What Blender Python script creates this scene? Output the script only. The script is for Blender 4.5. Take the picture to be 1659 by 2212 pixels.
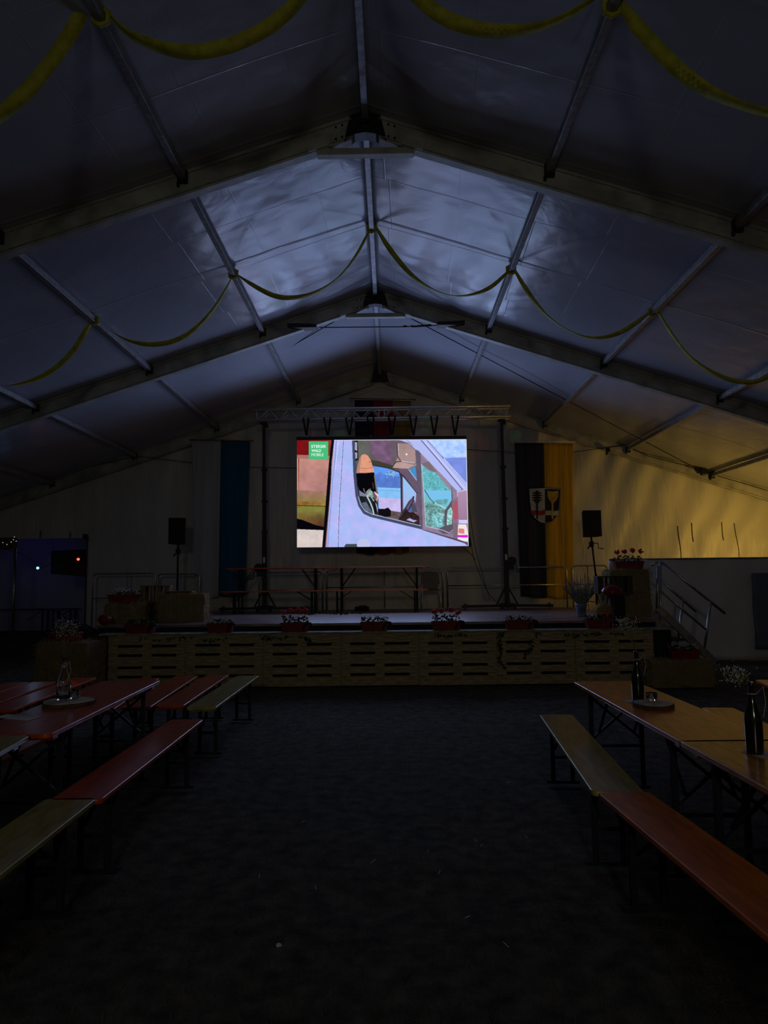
import bpy, bmesh, math, random
import numpy as np
from mathutils import Vector, Matrix, noise as mnoise
random.seed(7); rng = np.random.default_rng(7)
for o in list(bpy.data.objects): bpy.data.objects.remove(o)
SC = bpy.context.scene; COL = SC.collection
PI = math.pi

# ------------------------------------------------------------------ camera
F_PX, YAW, PITCH, ROLL = 1550.0, -0.0097, 0.0958, 0.0112
CAM = Vector((0.2366, 0.0, 1.6))
def _rows():
    def tr(X, Y, Z):
        c, s = math.cos(YAW), math.sin(YAW); x = c*X-s*Y; y = s*X+c*Y
        c, s = math.cos(PITCH), math.sin(PITCH); y2 = c*y+s*Z; z2 = -s*y+c*Z
        c, s = math.cos(ROLL), math.sin(ROLL); return (c*x-s*z2, y2, s*x+c*z2)
    a, b, c = tr(1,0,0), tr(0,1,0), tr(0,0,1)
    return [Vector((a[i], b[i], c[i])) for i in range(3)]
RIGHT, FWD, UP = _rows()
cd = bpy.data.cameras.new('camera'); cam = bpy.data.objects.new('camera', cd); COL.objects.link(cam)
cd.sensor_fit = 'VERTICAL'; cd.sensor_height = 36.0; cd.lens = 36.0*F_PX/2212.0
cd.clip_start = 0.05; cd.clip_end = 200
m = Matrix((RIGHT, UP, -FWD)).transposed().to_4x4(); m.translation = CAM; cam.matrix_world = m
SC.camera = cam
def ray(px, py): return (FWD + RIGHT*((px-829.5)/F_PX) - UP*((py-1106)/F_PX))
def at_y(px, py, y): d = ray(px, py); return CAM + d*((y-CAM.y)/d.y)
def at_z(px, py, z): d = ray(px, py); return CAM + d*((z-CAM.z)/d.z)

# ------------------------------------------------------------------ light and exposure
vs = SC.view_settings; vs.view_transform = 'Standard'; vs.look = 'None'; vs.exposure = 0.0; vs.gamma = 1.0; vs.use_curve_mapping = False
W = bpy.data.worlds.new('night'); SC.world = W; W.use_nodes = True
W.node_tree.nodes['Background'].inputs[0].default_value = (0.9, 0.85, 0.52, 1); W.node_tree.nodes['Background'].inputs[1].default_value = 0.02
SCREEN_EMIT = 1.06      # the picture on the video wall
SCREEN_LAMP = 205.0    # watts of the lamps added before the video wall
def lamp(name, kind, loc, energy, color, size=0.05, direction=None, spread=None, cone=None, size_y=None, blend=0.5):
    l = bpy.data.lights.new(name, kind); l.energy = energy; l.color = color
    if kind == 'AREA':
        l.shape = 'RECTANGLE'; l.size = size; l.size_y = size_y or size
        if spread: l.spread = spread
    else: l.shadow_soft_size = size
    if kind == 'SPOT': l.spot_size = cone; l.spot_blend = blend
    o = bpy.data.objects.new(name, l); COL.objects.link(o); o.location = loc
    if direction: o.rotation_euler = Vector(direction).to_track_quat('-Z', 'Y').to_euler()
    return o
# sodium-coloured floodlight behind the white partition, right of the stage
lamp('floodlight', 'AREA', (9.6, 15.0, 1.9), 24, (1.0, 0.58, 0.10), 0.35, (-0.55, 0.8, 0.42), spread=2.4)
# added warm fill for the right tables, unseen beyond the right frame edge
lamp('table_fill', 'POINT', (7.2, 6.2, 2.9), 5, (1.0, 0.50, 0.12), 0.06)
# added fill light far behind the camera, lifting rafters and pallets
lamp('fill_light', 'AREA', (0.3, -6.5, 3.4), 12, (1.0, 0.95, 0.80), 0.8, (0, 1, -0.10), spread=1.5)

# faint coloured dots of a party light behind the camera, thrown on the gable and the flags
for px, py, c_ in ((668,938,(1,.12,.08)), (740,936,(.1,1,.25)), (672,985,(1,.15,.1)), (920,918,(.1,1,.3)), (965,936,(1,.3,.08)), (1030,945,(1,.1,.08)), (1046,960,(1,.1,.08)), (1029,982,(1,.1,.08)), (1002,915,(.15,.2,1)), (1102,912,(1,.3,.08)), (1113,942,(.1,1,.2)), (1187,942,(1,.15,.1)), (904,932,(.2,.2,1))):
    o_ = Vector((.6, -1.2, 3.4)); t_ = at_y(px, py, 17.8); lamp('party_light', 'SPOT', o_, 150, c_, 0.0, t_-o_, cone=.02, blend=.6)

# ------------------------------------------------------------------ materials
def new_mat(name):
    mt = bpy.data.materials.new(name); mt.use_nodes = True
    return mt, mt.node_tree, mt.node_tree.nodes['Principled BSDF']
def mat(name, col, rough=0.6, metal=0.0, var=0.12, scale=6.0, bump=0.0, bscale=30.0, stretch=None, coat=0.0, spec=0.5):
    mt, nt, bs = new_mat(name); N = nt.nodes; L = nt.links
    tc = N.new('ShaderNodeTexCoord'); mp = N.new('ShaderNodeMapping'); L.new(tc.outputs['Object'], mp.inputs[0])
    if stretch: mp.inputs['Scale'].default_value = stretch
    nz = N.new('ShaderNodeTexNoise'); nz.inputs['Scale'].default_value = scale; nz.inputs['Detail'].default_value = 5; L.new(mp.outputs[0], nz.inputs[0])
    cr = N.new('ShaderNodeValToRGB'); L.new(nz.outputs[0], cr.inputs[0])
    c = Vector(col); lo = c*(1-var*2); hi = c*(1+var*2)
    cr.color_ramp.elements[0].position = .3; cr.color_ramp.elements[1].position = .7
    cr.color_ramp.elements[0].color = (*lo, 1); cr.color_ramp.elements[1].color = (*[min(1, v) for v in hi], 1)
    L.new(cr.outputs[0], bs.inputs['Base Color'])
    bs.inputs['Roughness'].default_value = rough; bs.inputs['Metallic'].default_value = metal
    bs.inputs['Coat Weight'].default_value = coat; bs.inputs['Coat Roughness'].default_value = .2
    bs.inputs['Specular IOR Level'].default_value = spec
    if bump:
        n2 = N.new('ShaderNodeTexNoise'); n2.inputs['Scale'].default_value = bscale; n2.inputs['Detail'].default_value = 4; L.new(mp.outputs[0], n2.inputs[0])
        b = N.new('ShaderNodeBump'); b.inputs['Strength'].default_value = bump; b.inputs['Distance'].default_value = .02
        L.new(n2.outputs[0], b.inputs['Height']); L.new(b.outputs[0], bs.inputs['Normal'])
    return mt
def emit(name, col, s):
    mt = bpy.data.materials.new(name); mt.use_nodes = True; nt = mt.node_tree; nt.nodes.clear()
    e = nt.nodes.new('ShaderNodeEmission'); e.inputs[0].default_value = (*col, 1); e.inputs[1].default_value = s
    o = nt.nodes.new('ShaderNodeOutputMaterial'); nt.links.new(e.outputs[0], o.inputs[0]); return mt
def tarp(name, col, rough, fold=(1, 1, 1), rot=(0, 0, 0), fscale=1.2, fstr=.35, seams=None, fine=.12, creases=False):
    """coated tent fabric: soft folds, fine creases and welded seams, all as bump"""
    mt, nt, bs = new_mat(name); N = nt.nodes; L = nt.links
    tc = N.new('ShaderNodeTexCoord')
    mp = N.new('ShaderNodeMapping'); mp.inputs['Scale'].default_value = fold; mp.inputs['Rotation'].default_value = rot; L.new(tc.outputs['Object'], mp.inputs[0])
    n1 = N.new('ShaderNodeTexNoise'); n1.inputs['Scale'].default_value = fscale; n1.inputs['Detail'].default_value = 3; L.new(mp.outputs[0], n1.inputs[0])
    n2 = N.new('ShaderNodeTexNoise'); n2.inputs['Scale'].default_value = fscale*7; n2.inputs['Detail'].default_value = 4; n2.inputs['Distortion'].default_value = 1.2; L.new(mp.outputs[0], n2.inputs[0])
    b1 = N.new('ShaderNodeBump'); b1.inputs['Strength'].default_value = fstr; b1.inputs['Distance'].default_value = .12; L.new(n1.outputs[0], b1.inputs['Height'])
    b2 = N.new('ShaderNodeBump'); b2.inputs['Strength'].default_value = fine; b2.inputs['Distance'].default_value = .03; L.new(n2.outputs[0], b2.inputs['Height']); L.new(b1.outputs[0], b2.inputs['Normal'])
    last = b2
    if seams:
        sx = N.new('ShaderNodeSeparateXYZ'); L.new(tc.outputs['Object'], sx.inputs[0])
        for ax, per, wd in seams:
            mo = N.new('ShaderNodeMath'); mo.operation = 'PINGPONG'; mo.inputs[1].default_value = per; L.new(sx.outputs[ax], mo.inputs[0])
            lt = N.new('ShaderNodeMapRange'); lt.inputs['From Min'].default_value = 0; lt.inputs['From Max'].default_value = wd; lt.inputs['To Min'].default_value = 1; lt.inputs['To Max'].default_value = 0; L.new(mo.outputs[0], lt.inputs['Value'])
            b = N.new('ShaderNodeBump'); b.inputs['Strength'].default_value = .45; b.inputs['Distance'].default_value = .010
            L.new(lt.outputs[0], b.inputs['Height']); L.new(last.outputs[0], b.inputs['Normal']); last = b
    if creases:   # the rectangular fold lines left from packing the sheet
        cm = N.new('ShaderNodeMapping'); cm.inputs['Rotation'].default_value = (0, 0, .03); L.new(tc.outputs['Object'], cm.inputs[0])
        bk = N.new('ShaderNodeTexBrick'); bk.offset = .06; bk.inputs['Scale'].default_value = 1; bk.inputs['Brick Width'].default_value = .93; bk.inputs['Row Height'].default_value = 1.27
        bk.inputs['Mortar Size'].default_value = .012; bk.inputs['Mortar Smooth'].default_value = 1.0; L.new(cm.outputs[0], bk.inputs['Vector'])
        b = N.new('ShaderNodeBump'); b.inputs['Strength'].default_value = .22; b.inputs['Distance'].default_value = .006; L.new(bk.outputs['Fac'], b.inputs['Height']); L.new(last.outputs[0], b.inputs['Normal']); last = b
    L.new(last.outputs[0], bs.inputs['Normal'])
    nz = N.new('ShaderNodeTexNoise'); nz.inputs['Scale'].default_value = .9; nz.inputs['Detail'].default_value = 6; L.new(tc.outputs['Object'], nz.inputs[0])
    cr = N.new('ShaderNodeValToRGB'); L.new(nz.outputs[0], cr.inputs[0]); c = Vector(col)
    cr.color_ramp.elements[0].position = .3; cr.color_ramp.elements[0].color = (*(c*.88), 1); cr.color_ramp.elements[1].position = .7; cr.color_ramp.elements[1].color = (*c, 1)
    L.new(cr.outputs[0], bs.inputs['Base Color']); bs.inputs['Roughness'].default_value = rough
    return mt
M = dict(
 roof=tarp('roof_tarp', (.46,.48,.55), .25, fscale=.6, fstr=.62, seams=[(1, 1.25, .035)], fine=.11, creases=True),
 gable=tarp('gable_tarp', (.68,.67,.60), .42, fold=(1.6,1,.35), rot=(0, .5, 0), fscale=1.1, fstr=.6, seams=[(0, 2.5, .01)], fine=.2),
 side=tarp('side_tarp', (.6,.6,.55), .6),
 part=tarp('partition_tarp', (.80,.80,.76), .5, fold=(1,1,.4), rot=(0,-.5,0), fscale=1.3, fstr=.5, fine=.15),
 shade_tarp=tarp('shade_tarp', (.17,.20,.26), .5, fold=(1,1,.4), rot=(0,.6,0), fscale=1.6, fstr=.6),  # dark tone put in for the shade on the partition
 alu=mat('brushed_aluminium', (.36,.36,.37), .5, .45, .15, 14, .15, 60),
 galv=mat('galvanised_steel', (.50,.51,.52), .33, .9, .15, 20),
 chrome=mat('polished_aluminium', (.80,.81,.83), .3, .55, .05),
 rafter=mat('rafter_aluminium', (.42,.43,.38), .5, .1, .2, 3, .1, 20),
 black=mat('black_steel', (.012,.012,.014), .45, .2),
 legsteel=mat('dark_blue_green_steel', (.010,.014,.020), .65, 0, spec=.25),
 blackcloth=mat('black_cloth', (.012,.012,.013), .9, 0, .2, 10, .4, 12),
 speaker=mat('black_speaker_shell', (.012,.012,.013), .6, 0, .15, 20, .2, 200),
 grille=mat('black_speaker_grille', (.008,.008,.009), .5, .4, .2, 200, .5, 400),
 ribbon=mat('yellow_ribbon_cloth', (.52,.50,.035), .7, 0, .12, 12, .2, 40),
 red=mat('red_lacquered_wood', (.60,.080,.006), .32, 0, .15, 5, .06, 60, (6,1,1), coat=.45),
 orange=mat('orange_lacquered_wood', (.75,.17,.010), .32, 0, .15, 5, .06, 60, (6,1,1), coat=.45),
 yellow=mat('olive_yellow_lacquered_wood', (.42,.34,.06), .32, 0, .15, 5, .06, 60, (6,1,1), coat=.45),
 knotty=mat('worn_orange_spruce', (.70,.25,.02), .35, 0, .3, 5, .08, 40, (7,1,1), coat=.45),
 pallet=mat('raw_pallet_wood', (.39,.32,.18), .8, 0, .25, 6, .35, 30, (1,1,9)),
 crate=mat('weathered_crate_wood', (.20,.13,.07), .8, 0, .25, 8, .3, 30),
 crate_dark=mat('dark_crate_wood', (.05,.035,.025), .7, 0, .25, 8, .3, 30),
 deck=mat('stage_plywood', (.20,.135,.12), .42, 0, .3, 2.5, .08, 15, (1,3,1)),
 ledge=mat('grey_ledge_board', (.30,.27,.22), .7, 0, .25, 6, .2, 30),
 hay=mat('hay', (.28,.21,.10), .9, 0, .22, 60, .9, 60, (1,1,2.5)),
 straw=mat('straw', (.45,.36,.17), .8, 0, .3, 9),
 leaf=mat('dark_green_leaf', (.03,.06,.02), .75, 0, .3, 20, spec=.15),
 stem=mat('green_stem', (.20,.22,.08), .6),
 lav=mat('grey_lavender_sprig', (.22,.23,.20), .7, 0, .3, 20),
 petal_red=mat('red_petal', (.80,.03,.03), .55, 0, .25, 30),
 petal_white=mat('white_petal', (.75,.75,.72), .6),
 box_red=mat('red_planter_plastic', (.20,.015,.015), .5, spec=.3),
 pot=mat('grey_blue_stoneware', (.23,.27,.34), .35, 0, .15, 9),
 potblue=mat('blue_stoneware_glaze', (.03,.05,.16), .35),
 ceramic=mat('glossy_red_ceramic', (.20,.012,.010), .12, 0, .1),
 bottle=mat('dark_bottle_glass', (.006,.008,.004), .06, 0, .1, coat=.6),
 paper=mat('white_paper', (.75,.74,.70), .7),
 bark=mat('bark', (.09,.06,.035), .9, 0, .3, 20, .8, 40),
 disc=mat('cut_wood_face', (.62,.54,.42), .55, 0, .2, 12),
 wax=mat('candle_wax', (.8,.8,.76), .5),
 chairwood=mat('moulded_beech', (.13,.075,.045), .4, 0, .2, 9),
 grass=mat('dark_grass', (.075,.072,.042), .9, 0, .35, 40),
 ground=mat('trodden_soil_and_grass', (.080,.070,.048), .95, 0, .35, 9, .9, 60),
 strap=mat('black_webbing', (.012,.012,.014), .8),
 flag_blue=tarp('flag_blue_cloth', (.004,.12,.20), .85, fold=(3,1,.25), fscale=1.5, fstr=.6),
 flag_white=tarp('flag_white_cloth', (.52,.52,.48), .85, fold=(3,1,.25), fscale=1.5, fstr=.6),
 flag_navy=tarp('flag_navy_cloth', (.022,.026,.05), .85, fold=(3,1,.25), fscale=1.5, fstr=.6),
 flag_gold=tarp('flag_gold_cloth', (.72,.40,.01), .85, fold=(3,1,.25), fscale=1.5, fstr=.6),
 flag_red=tarp('flag_red_cloth', (.28,.015,.03), .85, fold=(3,1,.25), fscale=1.5, fstr=.6),
 flag_ochre=tarp('flag_ochre_cloth', (.33,.20,.04), .85, fold=(3,1,.25), fscale=1.5, fstr=.6),
 cr_white=mat('crest_white', (.50,.50,.46), .8), cr_black=mat('crest_black', (.012,.014,.03), .8),
 cr_red=mat('crest_red', (.40,.02,.04), .8), cr_gold=mat('crest_gold', (.60,.38,.03), .8),
 annex=tarp('annex_tarp', (.50,.52,.55), .6),
 brown=mat('brown_canopy_cloth', (.08,.06,.04), .9),
)
def glass_mat():
    mt, nt, bs = new_mat('clear_glass'); bs.inputs['Base Color'].default_value = (.95,.97,.96,1); bs.inputs['Roughness'].default_value = .03
    bs.inputs['Transmission Weight'].default_value = 1; bs.inputs['IOR'].default_value = 1.45; return mt
M['glass'] = glass_mat()

# ------------------------------------------------------------------ mesh builder
class MB:
    def __init__(s): s.v = []; s.f = []
    def add(s, vs_, fs):
        o = len(s.v); s.v += [tuple(v) for v in vs_]; s.f += [tuple(i+o for i in f) for f in fs]; return s
    def box(s, c, d, R=None):
        c = Vector(c); P = []
        for i in range(8):
            q = Vector(((i & 1)-.5, ((i >> 1) & 1)-.5, ((i >> 2) & 1)-.5)); q = Vector((q.x*d[0], q.y*d[1], q.z*d[2]))
            P.append(c+(R@q if R else q))
        return s.add(P, [(0,2,3,1),(4,5,7,6),(0,1,5,4),(2,6,7,3),(0,4,6,2),(1,3,7,5)])
    def beam(s, a, b, w, h, up=(0,0,1)):
        a = Vector(a); b = Vector(b); d = (b-a); L = d.length; d.normalize(); x = d.cross(Vector(up))
        if x.length < 1e-4: x = Vector((1,0,0))
        x.normalize(); z = x.cross(d)
        R = Matrix((x, d, z)).transposed(); return s.box((a+b)/2, (w, L, h), R)
    def tube(s, pts, r, n=8, cap=True):
        pts = [Vector(p) for p in pts]; rs = r if isinstance(r, (list, tuple)) else [r]*len(pts)
        t0 = (pts[1]-pts[0]).normalized(); u = t0.orthogonal().normalized(); V = []; Fc = []
        for i, p in enumerate(pts):
            t = (pts[min(i+1, len(pts)-1)]-pts[max(i-1, 0)]).normalized()
            u = (u-t*u.dot(t)); u = u.normalized() if u.length > 1e-6 else t.orthogonal().normalized(); w = t.cross(u)
            for k in range(n): a = 2*PI*k/n; V.append(p+(u*math.cos(a)+w*math.sin(a))*rs[i])
        for i in range(len(pts)-1):
            for k in range(n): Fc.append((i*n+k, i*n+(k+1) % n, (i+1)*n+(k+1) % n, (i+1)*n+k))
        if cap: Fc.append(tuple(range(n))[::-1]); Fc.append(tuple((len(pts)-1)*n+k for k in range(n)))
        return s.add(V, Fc)
    def lathe(s, c, prof, n=20, axis=None):
        c = Vector(c); V = []; Fc = []
        R = Vector(axis).to_track_quat('Z', 'Y').to_matrix() if axis else None
        for (r, z) in prof:
            for k in range(n):
                q = Vector((r*math.cos(2*PI*k/n), r*math.sin(2*PI*k/n), z)); V.append(c+(R@q if R else q))
        for i in range(len(prof)-1):
            for k in range(n): Fc.append((i*n+k, i*n+(k+1) % n, (i+1)*n+(k+1) % n, (i+1)*n+k))
        Fc.append(tuple(range(n))[::-1]); Fc.append(tuple((len(prof)-1)*n+k for k in range(n)))
        return s.add(V, Fc)
    def ball(s, c, r, n=8, sq=(1,1,1)):
        c = Vector(c); V = []; Fc = []; m_ = max(4, n//2+1)
        for i in range(1, m_):
            th = PI*i/m_
            for k in range(n): V.append(c+Vector((r*sq[0]*math.sin(th)*math.cos(2*PI*k/n), r*sq[1]*math.sin(th)*math.sin(2*PI*k/n), r*sq[2]*math.cos(th))))
        V.append(c+Vector((0,0,r*sq[2]))); V.append(c-Vector((0,0,r*sq[2]))); T = len(V)-2; B = len(V)-1
        for i in range(m_-2):
            for k in range(n): Fc.append((i*n+k, (i+1)*n+k, (i+1)*n+(k+1) % n, i*n+(k+1) % n))
        for k in range(n): Fc.append((k, (k+1) % n, T)); Fc.append(((m_-2)*n+(k+1) % n, (m_-2)*n+k, B))
        return s.add(V, Fc)
    def prism(s, poly, y0, y1, plane='xz'):
        """outline in a plane, given thickness along the third axis"""
        n = len(poly); cv = (lambda p, t: (p[0], t, p[1])) if plane == 'xz' else (lambda p, t: (p[0], p[1], t))
        V = [cv(p, y0) for p in poly]+[cv(p, y1) for p in poly]
        Fc = [tuple(range(n)), tuple(range(2*n-1, n-1, -1))]+[(i, i+n, (i+1) % n+n, (i+1) % n) for i in range(n)]
        return s.add(V, Fc)
    def leafq(s, p, d, w, nrm=None):
        p = Vector(p); d = Vector(d); x = d.cross(Vector(nrm or (0,0,1)))
        if x.length < 1e-5: x = Vector((1,0,0))
        x = x.normalized()*w
        return s.add([p, p+d*.5+x, p+d, p+d*.5-x], [(0,1,2,3)])
ROOT_M = {}
def finish(o, bevel=0, smooth=False, seg=2):
    if smooth:
        for p in o.data.polygons: p.use_smooth = True
    if bevel:
        b = o.modifiers.new('bevel', 'BEVEL'); b.width = bevel; b.segments = seg; b.limit_method = 'ANGLE'; b.angle_limit = .7
def build(name, mb, mt, parent=None, bevel=0, smooth=False, label=None, seg=2, origin=None):
    me = bpy.data.meshes.new(name)
    if parent is not None:
        Mi = ROOT_M.get(parent.name, Matrix()).inverted(); V = [Mi@Vector(v) for v in mb.v]; base = None
    else:
        A = np.array(mb.v); base = Vector(origin) if origin else Vector(((A[:,0].min()+A[:,0].max())/2, (A[:,1].min()+A[:,1].max())/2, A[:,2].min()))
        V = [Vector(v)-base for v in mb.v]
    me.from_pydata([tuple(v) for v in V], [], mb.f)
    bm = bmesh.new(); bm.from_mesh(me); bmesh.ops.recalc_face_normals(bm, faces=bm.faces); bm.to_mesh(me); bm.free()
    me.materials.append(mt); o = bpy.data.objects.new(name, me); COL.objects.link(o)
    if parent is not None:
        o.parent = parent; ROOT_M[o.name] = ROOT_M.get(parent.name, Matrix())
    else: o.location = base
    if label: o['label'] = label
    if parent is not None and name in ('foliage','leaves','blossoms','stems','stalks','flower_spikes','loose_straw'): o['kind'] = 'stuff'
    finish(o, bevel, smooth, seg); return o
def thing(name, label, cat, loc=(0,0,0), rz=0, group=None):
    o = bpy.data.objects.new(name, None); COL.objects.link(o); o.empty_display_size = .1
    o.location = loc; o.rotation_euler = (0,0,rz); o['label'] = label; o['category'] = cat
    if group: o['group'] = group
    ROOT_M[o.name] = Matrix.Translation(Vector(loc))@Matrix.Rotation(rz, 4, 'Z'); return o
def tag(o, label, cat, group=None, kind=None):
    o['label'] = label; o['category'] = cat
    if group: o['group'] = group
    if kind: o['kind'] = kind
    return o
def struct(name, mb, mt, bevel=0, smooth=False, label=None):
    o = build(name, mb, mt, None, bevel, smooth, origin=(0,0,0)); o['kind'] = 'structure'; o['label'] = label or name.replace('_', ' '); return o
def dup(root, loc, rz=0, label=None, rx=None):
    def cp(o, par):
        c = o.copy(); COL.objects.link(c)
        if par: c.parent = par
        for ch in o.children: cp(ch, c)
        return c
    r = cp(root, None); r.location = loc; r.rotation_euler = (0,0,rz)
    if label: r['label'] = label
    return r
def N3(p, s=1.0): return mnoise.noise(Vector(p)*s)

# ------------------------------------------------------------------ tent shell
RZ, SL, PS = 6.84, 0.329, 2.04     # ridge height, roof slope, purlin spacing
FY = [7.68, 12.68, 17.68]          # the three roof frames in view
HALF = 10.6
def roof_z(x): return RZ - SL*abs(x)
RIBBON_N = Vector((0, -.62, -.78))
YF, YB = -8.0, 17.9
for sgn, side in ((-1, 'left'), (1, 'right')):
    mb = MB(); nx, ny = 40, 110
    for i in range(nx+1):
        for j in range(ny+1):
            x = sgn*HALF*i/nx; y = YF+(YB-YF)*j/ny
            # fabric sags a little between purlins and frames
            sx = abs(math.sin(PI*abs(x)/PS)); fy = (y-FY[0])/5.0; sy = abs(math.sin(PI*fy))
            z = roof_z(x)+.03+.015*sx*sy+.010*N3((x*1.3, y*.7, 3))+.012*N3((x*.5, y*.45, 7))
            mb.v.append((x, y, z))
    for i in range(nx):
        for j in range(ny): a = i*(ny+1)+j; mb.f.append((a, a+1, a+ny+2, a+ny+1))
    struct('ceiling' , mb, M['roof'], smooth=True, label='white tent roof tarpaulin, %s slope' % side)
for sgn, side in ((-1, 'left'), (1, 'right')):
    mb = MB(); zz = roof_z(HALF)+.05; mb.box((sgn*(HALF+.02), (YF+YB)/2, zz/2), (.03, YB-YF, zz)); struct('wall_'+side, mb, M['side'], label='tent side wall of pale tarpaulin, %s' % side)
# gable wall with the passage on the left
def gable_y(x, z, wav):
    d = roof_z(x)+.04-z; k = wav*math.exp(-d*.55)*math.sin((x+d*.45)*9+2*N3((x, z, 1), .8))*.045
    return 17.84+k+.05*N3((x*.8+d*.4, 0, z*.35), 1.2)+.012*N3((x*3, 5, z*3))
def gable_panel(mb, xs0, xs1, zb, wav):
    nx = max(2, int((xs1-xs0)/.06)); nz = 40; o = len(mb.v)
    for i in range(nx+1):
        x = xs0+(xs1-xs0)*i/nx; zt = roof_z(x)+.04
        for j in range(nz+1):
            z = zb+(zt-zb)*j/nz; d = (zt-z)
            # gathered folds running down and left from the rafter on the right half
            y = gable_y(x, z, wav)
            mb.v.append((x, y, z))
    for i in range(nx):
        for j in range(nz): a = o+i*(nz+1)+j; mb.f.append((a, a+nz+1, a+nz+2, a+1))
XO = at_y(186, 1300, 17.84).x; ZO = at_y(100, 1163, 17.84).z
mb = MB(); gable_panel(mb, XO, 2.5, 0, .15); struct('wall_back', mb, M['gable'], smooth=True, label='pale tarpaulin gable wall behind the stage')
mb = MB(); gable_panel(mb, 2.5, HALF, 0, 1.0); struct('wall_back', mb, M['gable'], smooth=True, label='pale tarpaulin gable wall right of the stage')
mb = MB(); gable_panel(mb, -HALF, XO, ZO, .1); struct('wall_back', mb, M['gable'], smooth=True, label='pale tarpaulin gable wall above the passage')
# floor
mb = MB(); nx, ny = 160, 220
for i in range(nx+1):
    for j in range(ny+1):
        x = -10.6+21.2*i/nx; y = -8+25.9*j/ny; mb.v.append((x, y, .018*N3((x*1.7, y*1.7, 0))+.008*N3((x*7, y*7, 2))-.02))
for i in range(nx):
    for j in range(ny): a = i*(ny+1)+j; mb.f.append((a, a+ny+1, a+ny+2, a+1))
struct('floor', mb, M['ground'], smooth=True, label='dark trodden grass floor of the tent')
mb = MB(); mb.box((-12, 22, -.03), (14, 8.2, .04)); struct('floor', mb, M['ground'], label='ground of the neighbouring tent seen through the passage')
# grass blades
V = []; Fc = []
for i in range(60000):
    y = .9+10.2*rng.random()**1.6; x = .2+(rng.random()-.5)*min(9, 1.6+y*1.1)
    h = .012+.03*rng.random(); a = rng.random()*6.28; t = (rng.random()-.5)*.05; w = .0016
    o = len(V); z = -.012
    V += [(x-w*math.cos(a), y-w*math.sin(a), z), (x+w*math.cos(a), y+w*math.sin(a), z), (x+t, y+(rng.random()-.5)*.05, z+h)]; Fc.append((o, o+1, o+2))
mb = MB(); mb.v = V; mb.f = Fc
g = build('grass_blades', mb, M['grass']); tag(g, 'short dark grass growing over the aisle and under the benches', 'grass', kind='stuff')

# ------------------------------------------------------------------ roof frames
fr_lab = ['nearest aluminium roof frame with wide rafters meeting at a dark ridge bracket',
          'middle aluminium roof frame with a cable strung below its collar tie', 'farthest aluminium roof frame lying against the gable wall']
RD, RW = .25, .13
for k, y in enumerate(FY):
    t = thing('roof_frame', fr_lab[k], 'tent frame', (0, y, 0), 0, None)
    for sgn in (-1, 1):
        mb = MB(); x0, x1 = sgn*.15, sgn*(HALF-.05); TP = .055
        P = []
        for yy in (y-RW/2, y+RW/2): P += [(x0, yy, roof_z(x0)+TP), (x1, yy, roof_z(x1)+TP), (x1, yy, roof_z(x1)-RD), (x0, yy, roof_z(x0)-RD)]
        mb.add(P, [(0,1,2,3),(7,6,5,4),(0,4,5,1),(1,5,6,2),(2,6,7,3),(3,7,4,0)])
        r = build('rafter', mb, M['rafter'], t, .008)
        for dz in (.012, RD-.03):
            mb = MB(); mb.beam((x0, y-RW/2-.006, roof_z(x0)-dz), (x1, y-RW/2-.006, roof_z(x1)-dz), .014, .012); build('keder_rail', mb, M['alu'], r)
        for bx in (.26, .33): 
            for dz in (.05, .19): mb = MB(); mb.lathe((sgn*bx, y-RW/2-.014, roof_z(bx)-dz), [(.013,0),(.013,.012)], 8, (0,1,0)); build('bolt', mb, M['black'], r)
        mb = MB(); mb.box((sgn*9.9, y, roof_z(9.9)/2), (.25, .13, roof_z(9.9)-.2)); build('upright', mb, M['rafter'], t)
    mb = MB(); mb.prism([(-.17, roof_z(.17)+.04), (0, RZ+.04), (.17, roof_z(.17)+.04), (.24, roof_z(.24)-RD-.0), (.12, RZ-.245), (0, RZ-.225), (-.12, RZ-.245), (-.24, roof_z(.24)-RD-.0)], y-RW/2-.012, y+RW/2+.012)
    build('ridge_bracket', mb, M['black'], t)
    if k < 2:
        tx = .54; tz = roof_z(tx)-RD+.03
        mb = MB(); mb.box((0, y, tz-.03), (2*tx, .10, .075)); tie = build('collar_tie', mb, M['rafter'], t, .006)
        for sgn in (-1, 1):
            mb = MB(); mb.beam((sgn*(tx-.12), y-RW/2-.02, roof_z(tx-.12)-RD+.07), (sgn*(tx+.12), y-RW/2-.02, roof_z(tx+.12)-RD+.07), .015, .13); build('tie_plate', mb, M['rafter'], tie)
# purlins
names = {0:'ridge'}
ordn = ['', 'first', 'second', 'third', 'fourth', 'fifth']
bays = [(2.75, FY[0]-.07, 'in front of the nearest roof frame'), (FY[0]+.07, FY[1]-.07, 'between the nearest and middle roof frames'), (FY[1]+.07, FY[2]-.07, 'between the middle roof frame and the gable')]
for b, (y0, y1, bl) in enumerate(bays):
    for k in range(-5, 6):
        if b == 0 and abs(k) > 3: continue
        x = k*PS; z = roof_z(x)
        lab = ('long ridge purlin %s' % bl) if k == 0 else '%s aluminium purlin %s of the ridge, %s' % (ordn[abs(k)], 'left' if k < 0 else 'right', bl)
        t = thing('purlin', lab, 'purlin', (x, (y0+y1)/2, z), 0, 'aluminium purlins under the tent roof')
        mb = MB(); mb.beam((x, y0, z-.05), (x, y1, z-.05), .075, .085); build('bar', mb, M['alu'], t, .006)
        for yy in ((y0+.03), (y1-.03)): mb = MB(); mb.box((x, yy, z-.06), (.11, .05, .14)); mb.tube([(x-.05, yy, z-.12), (x-.05, yy, z-.17)], .018, 6); build('end_bracket', mb, M['black'], t)

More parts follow.
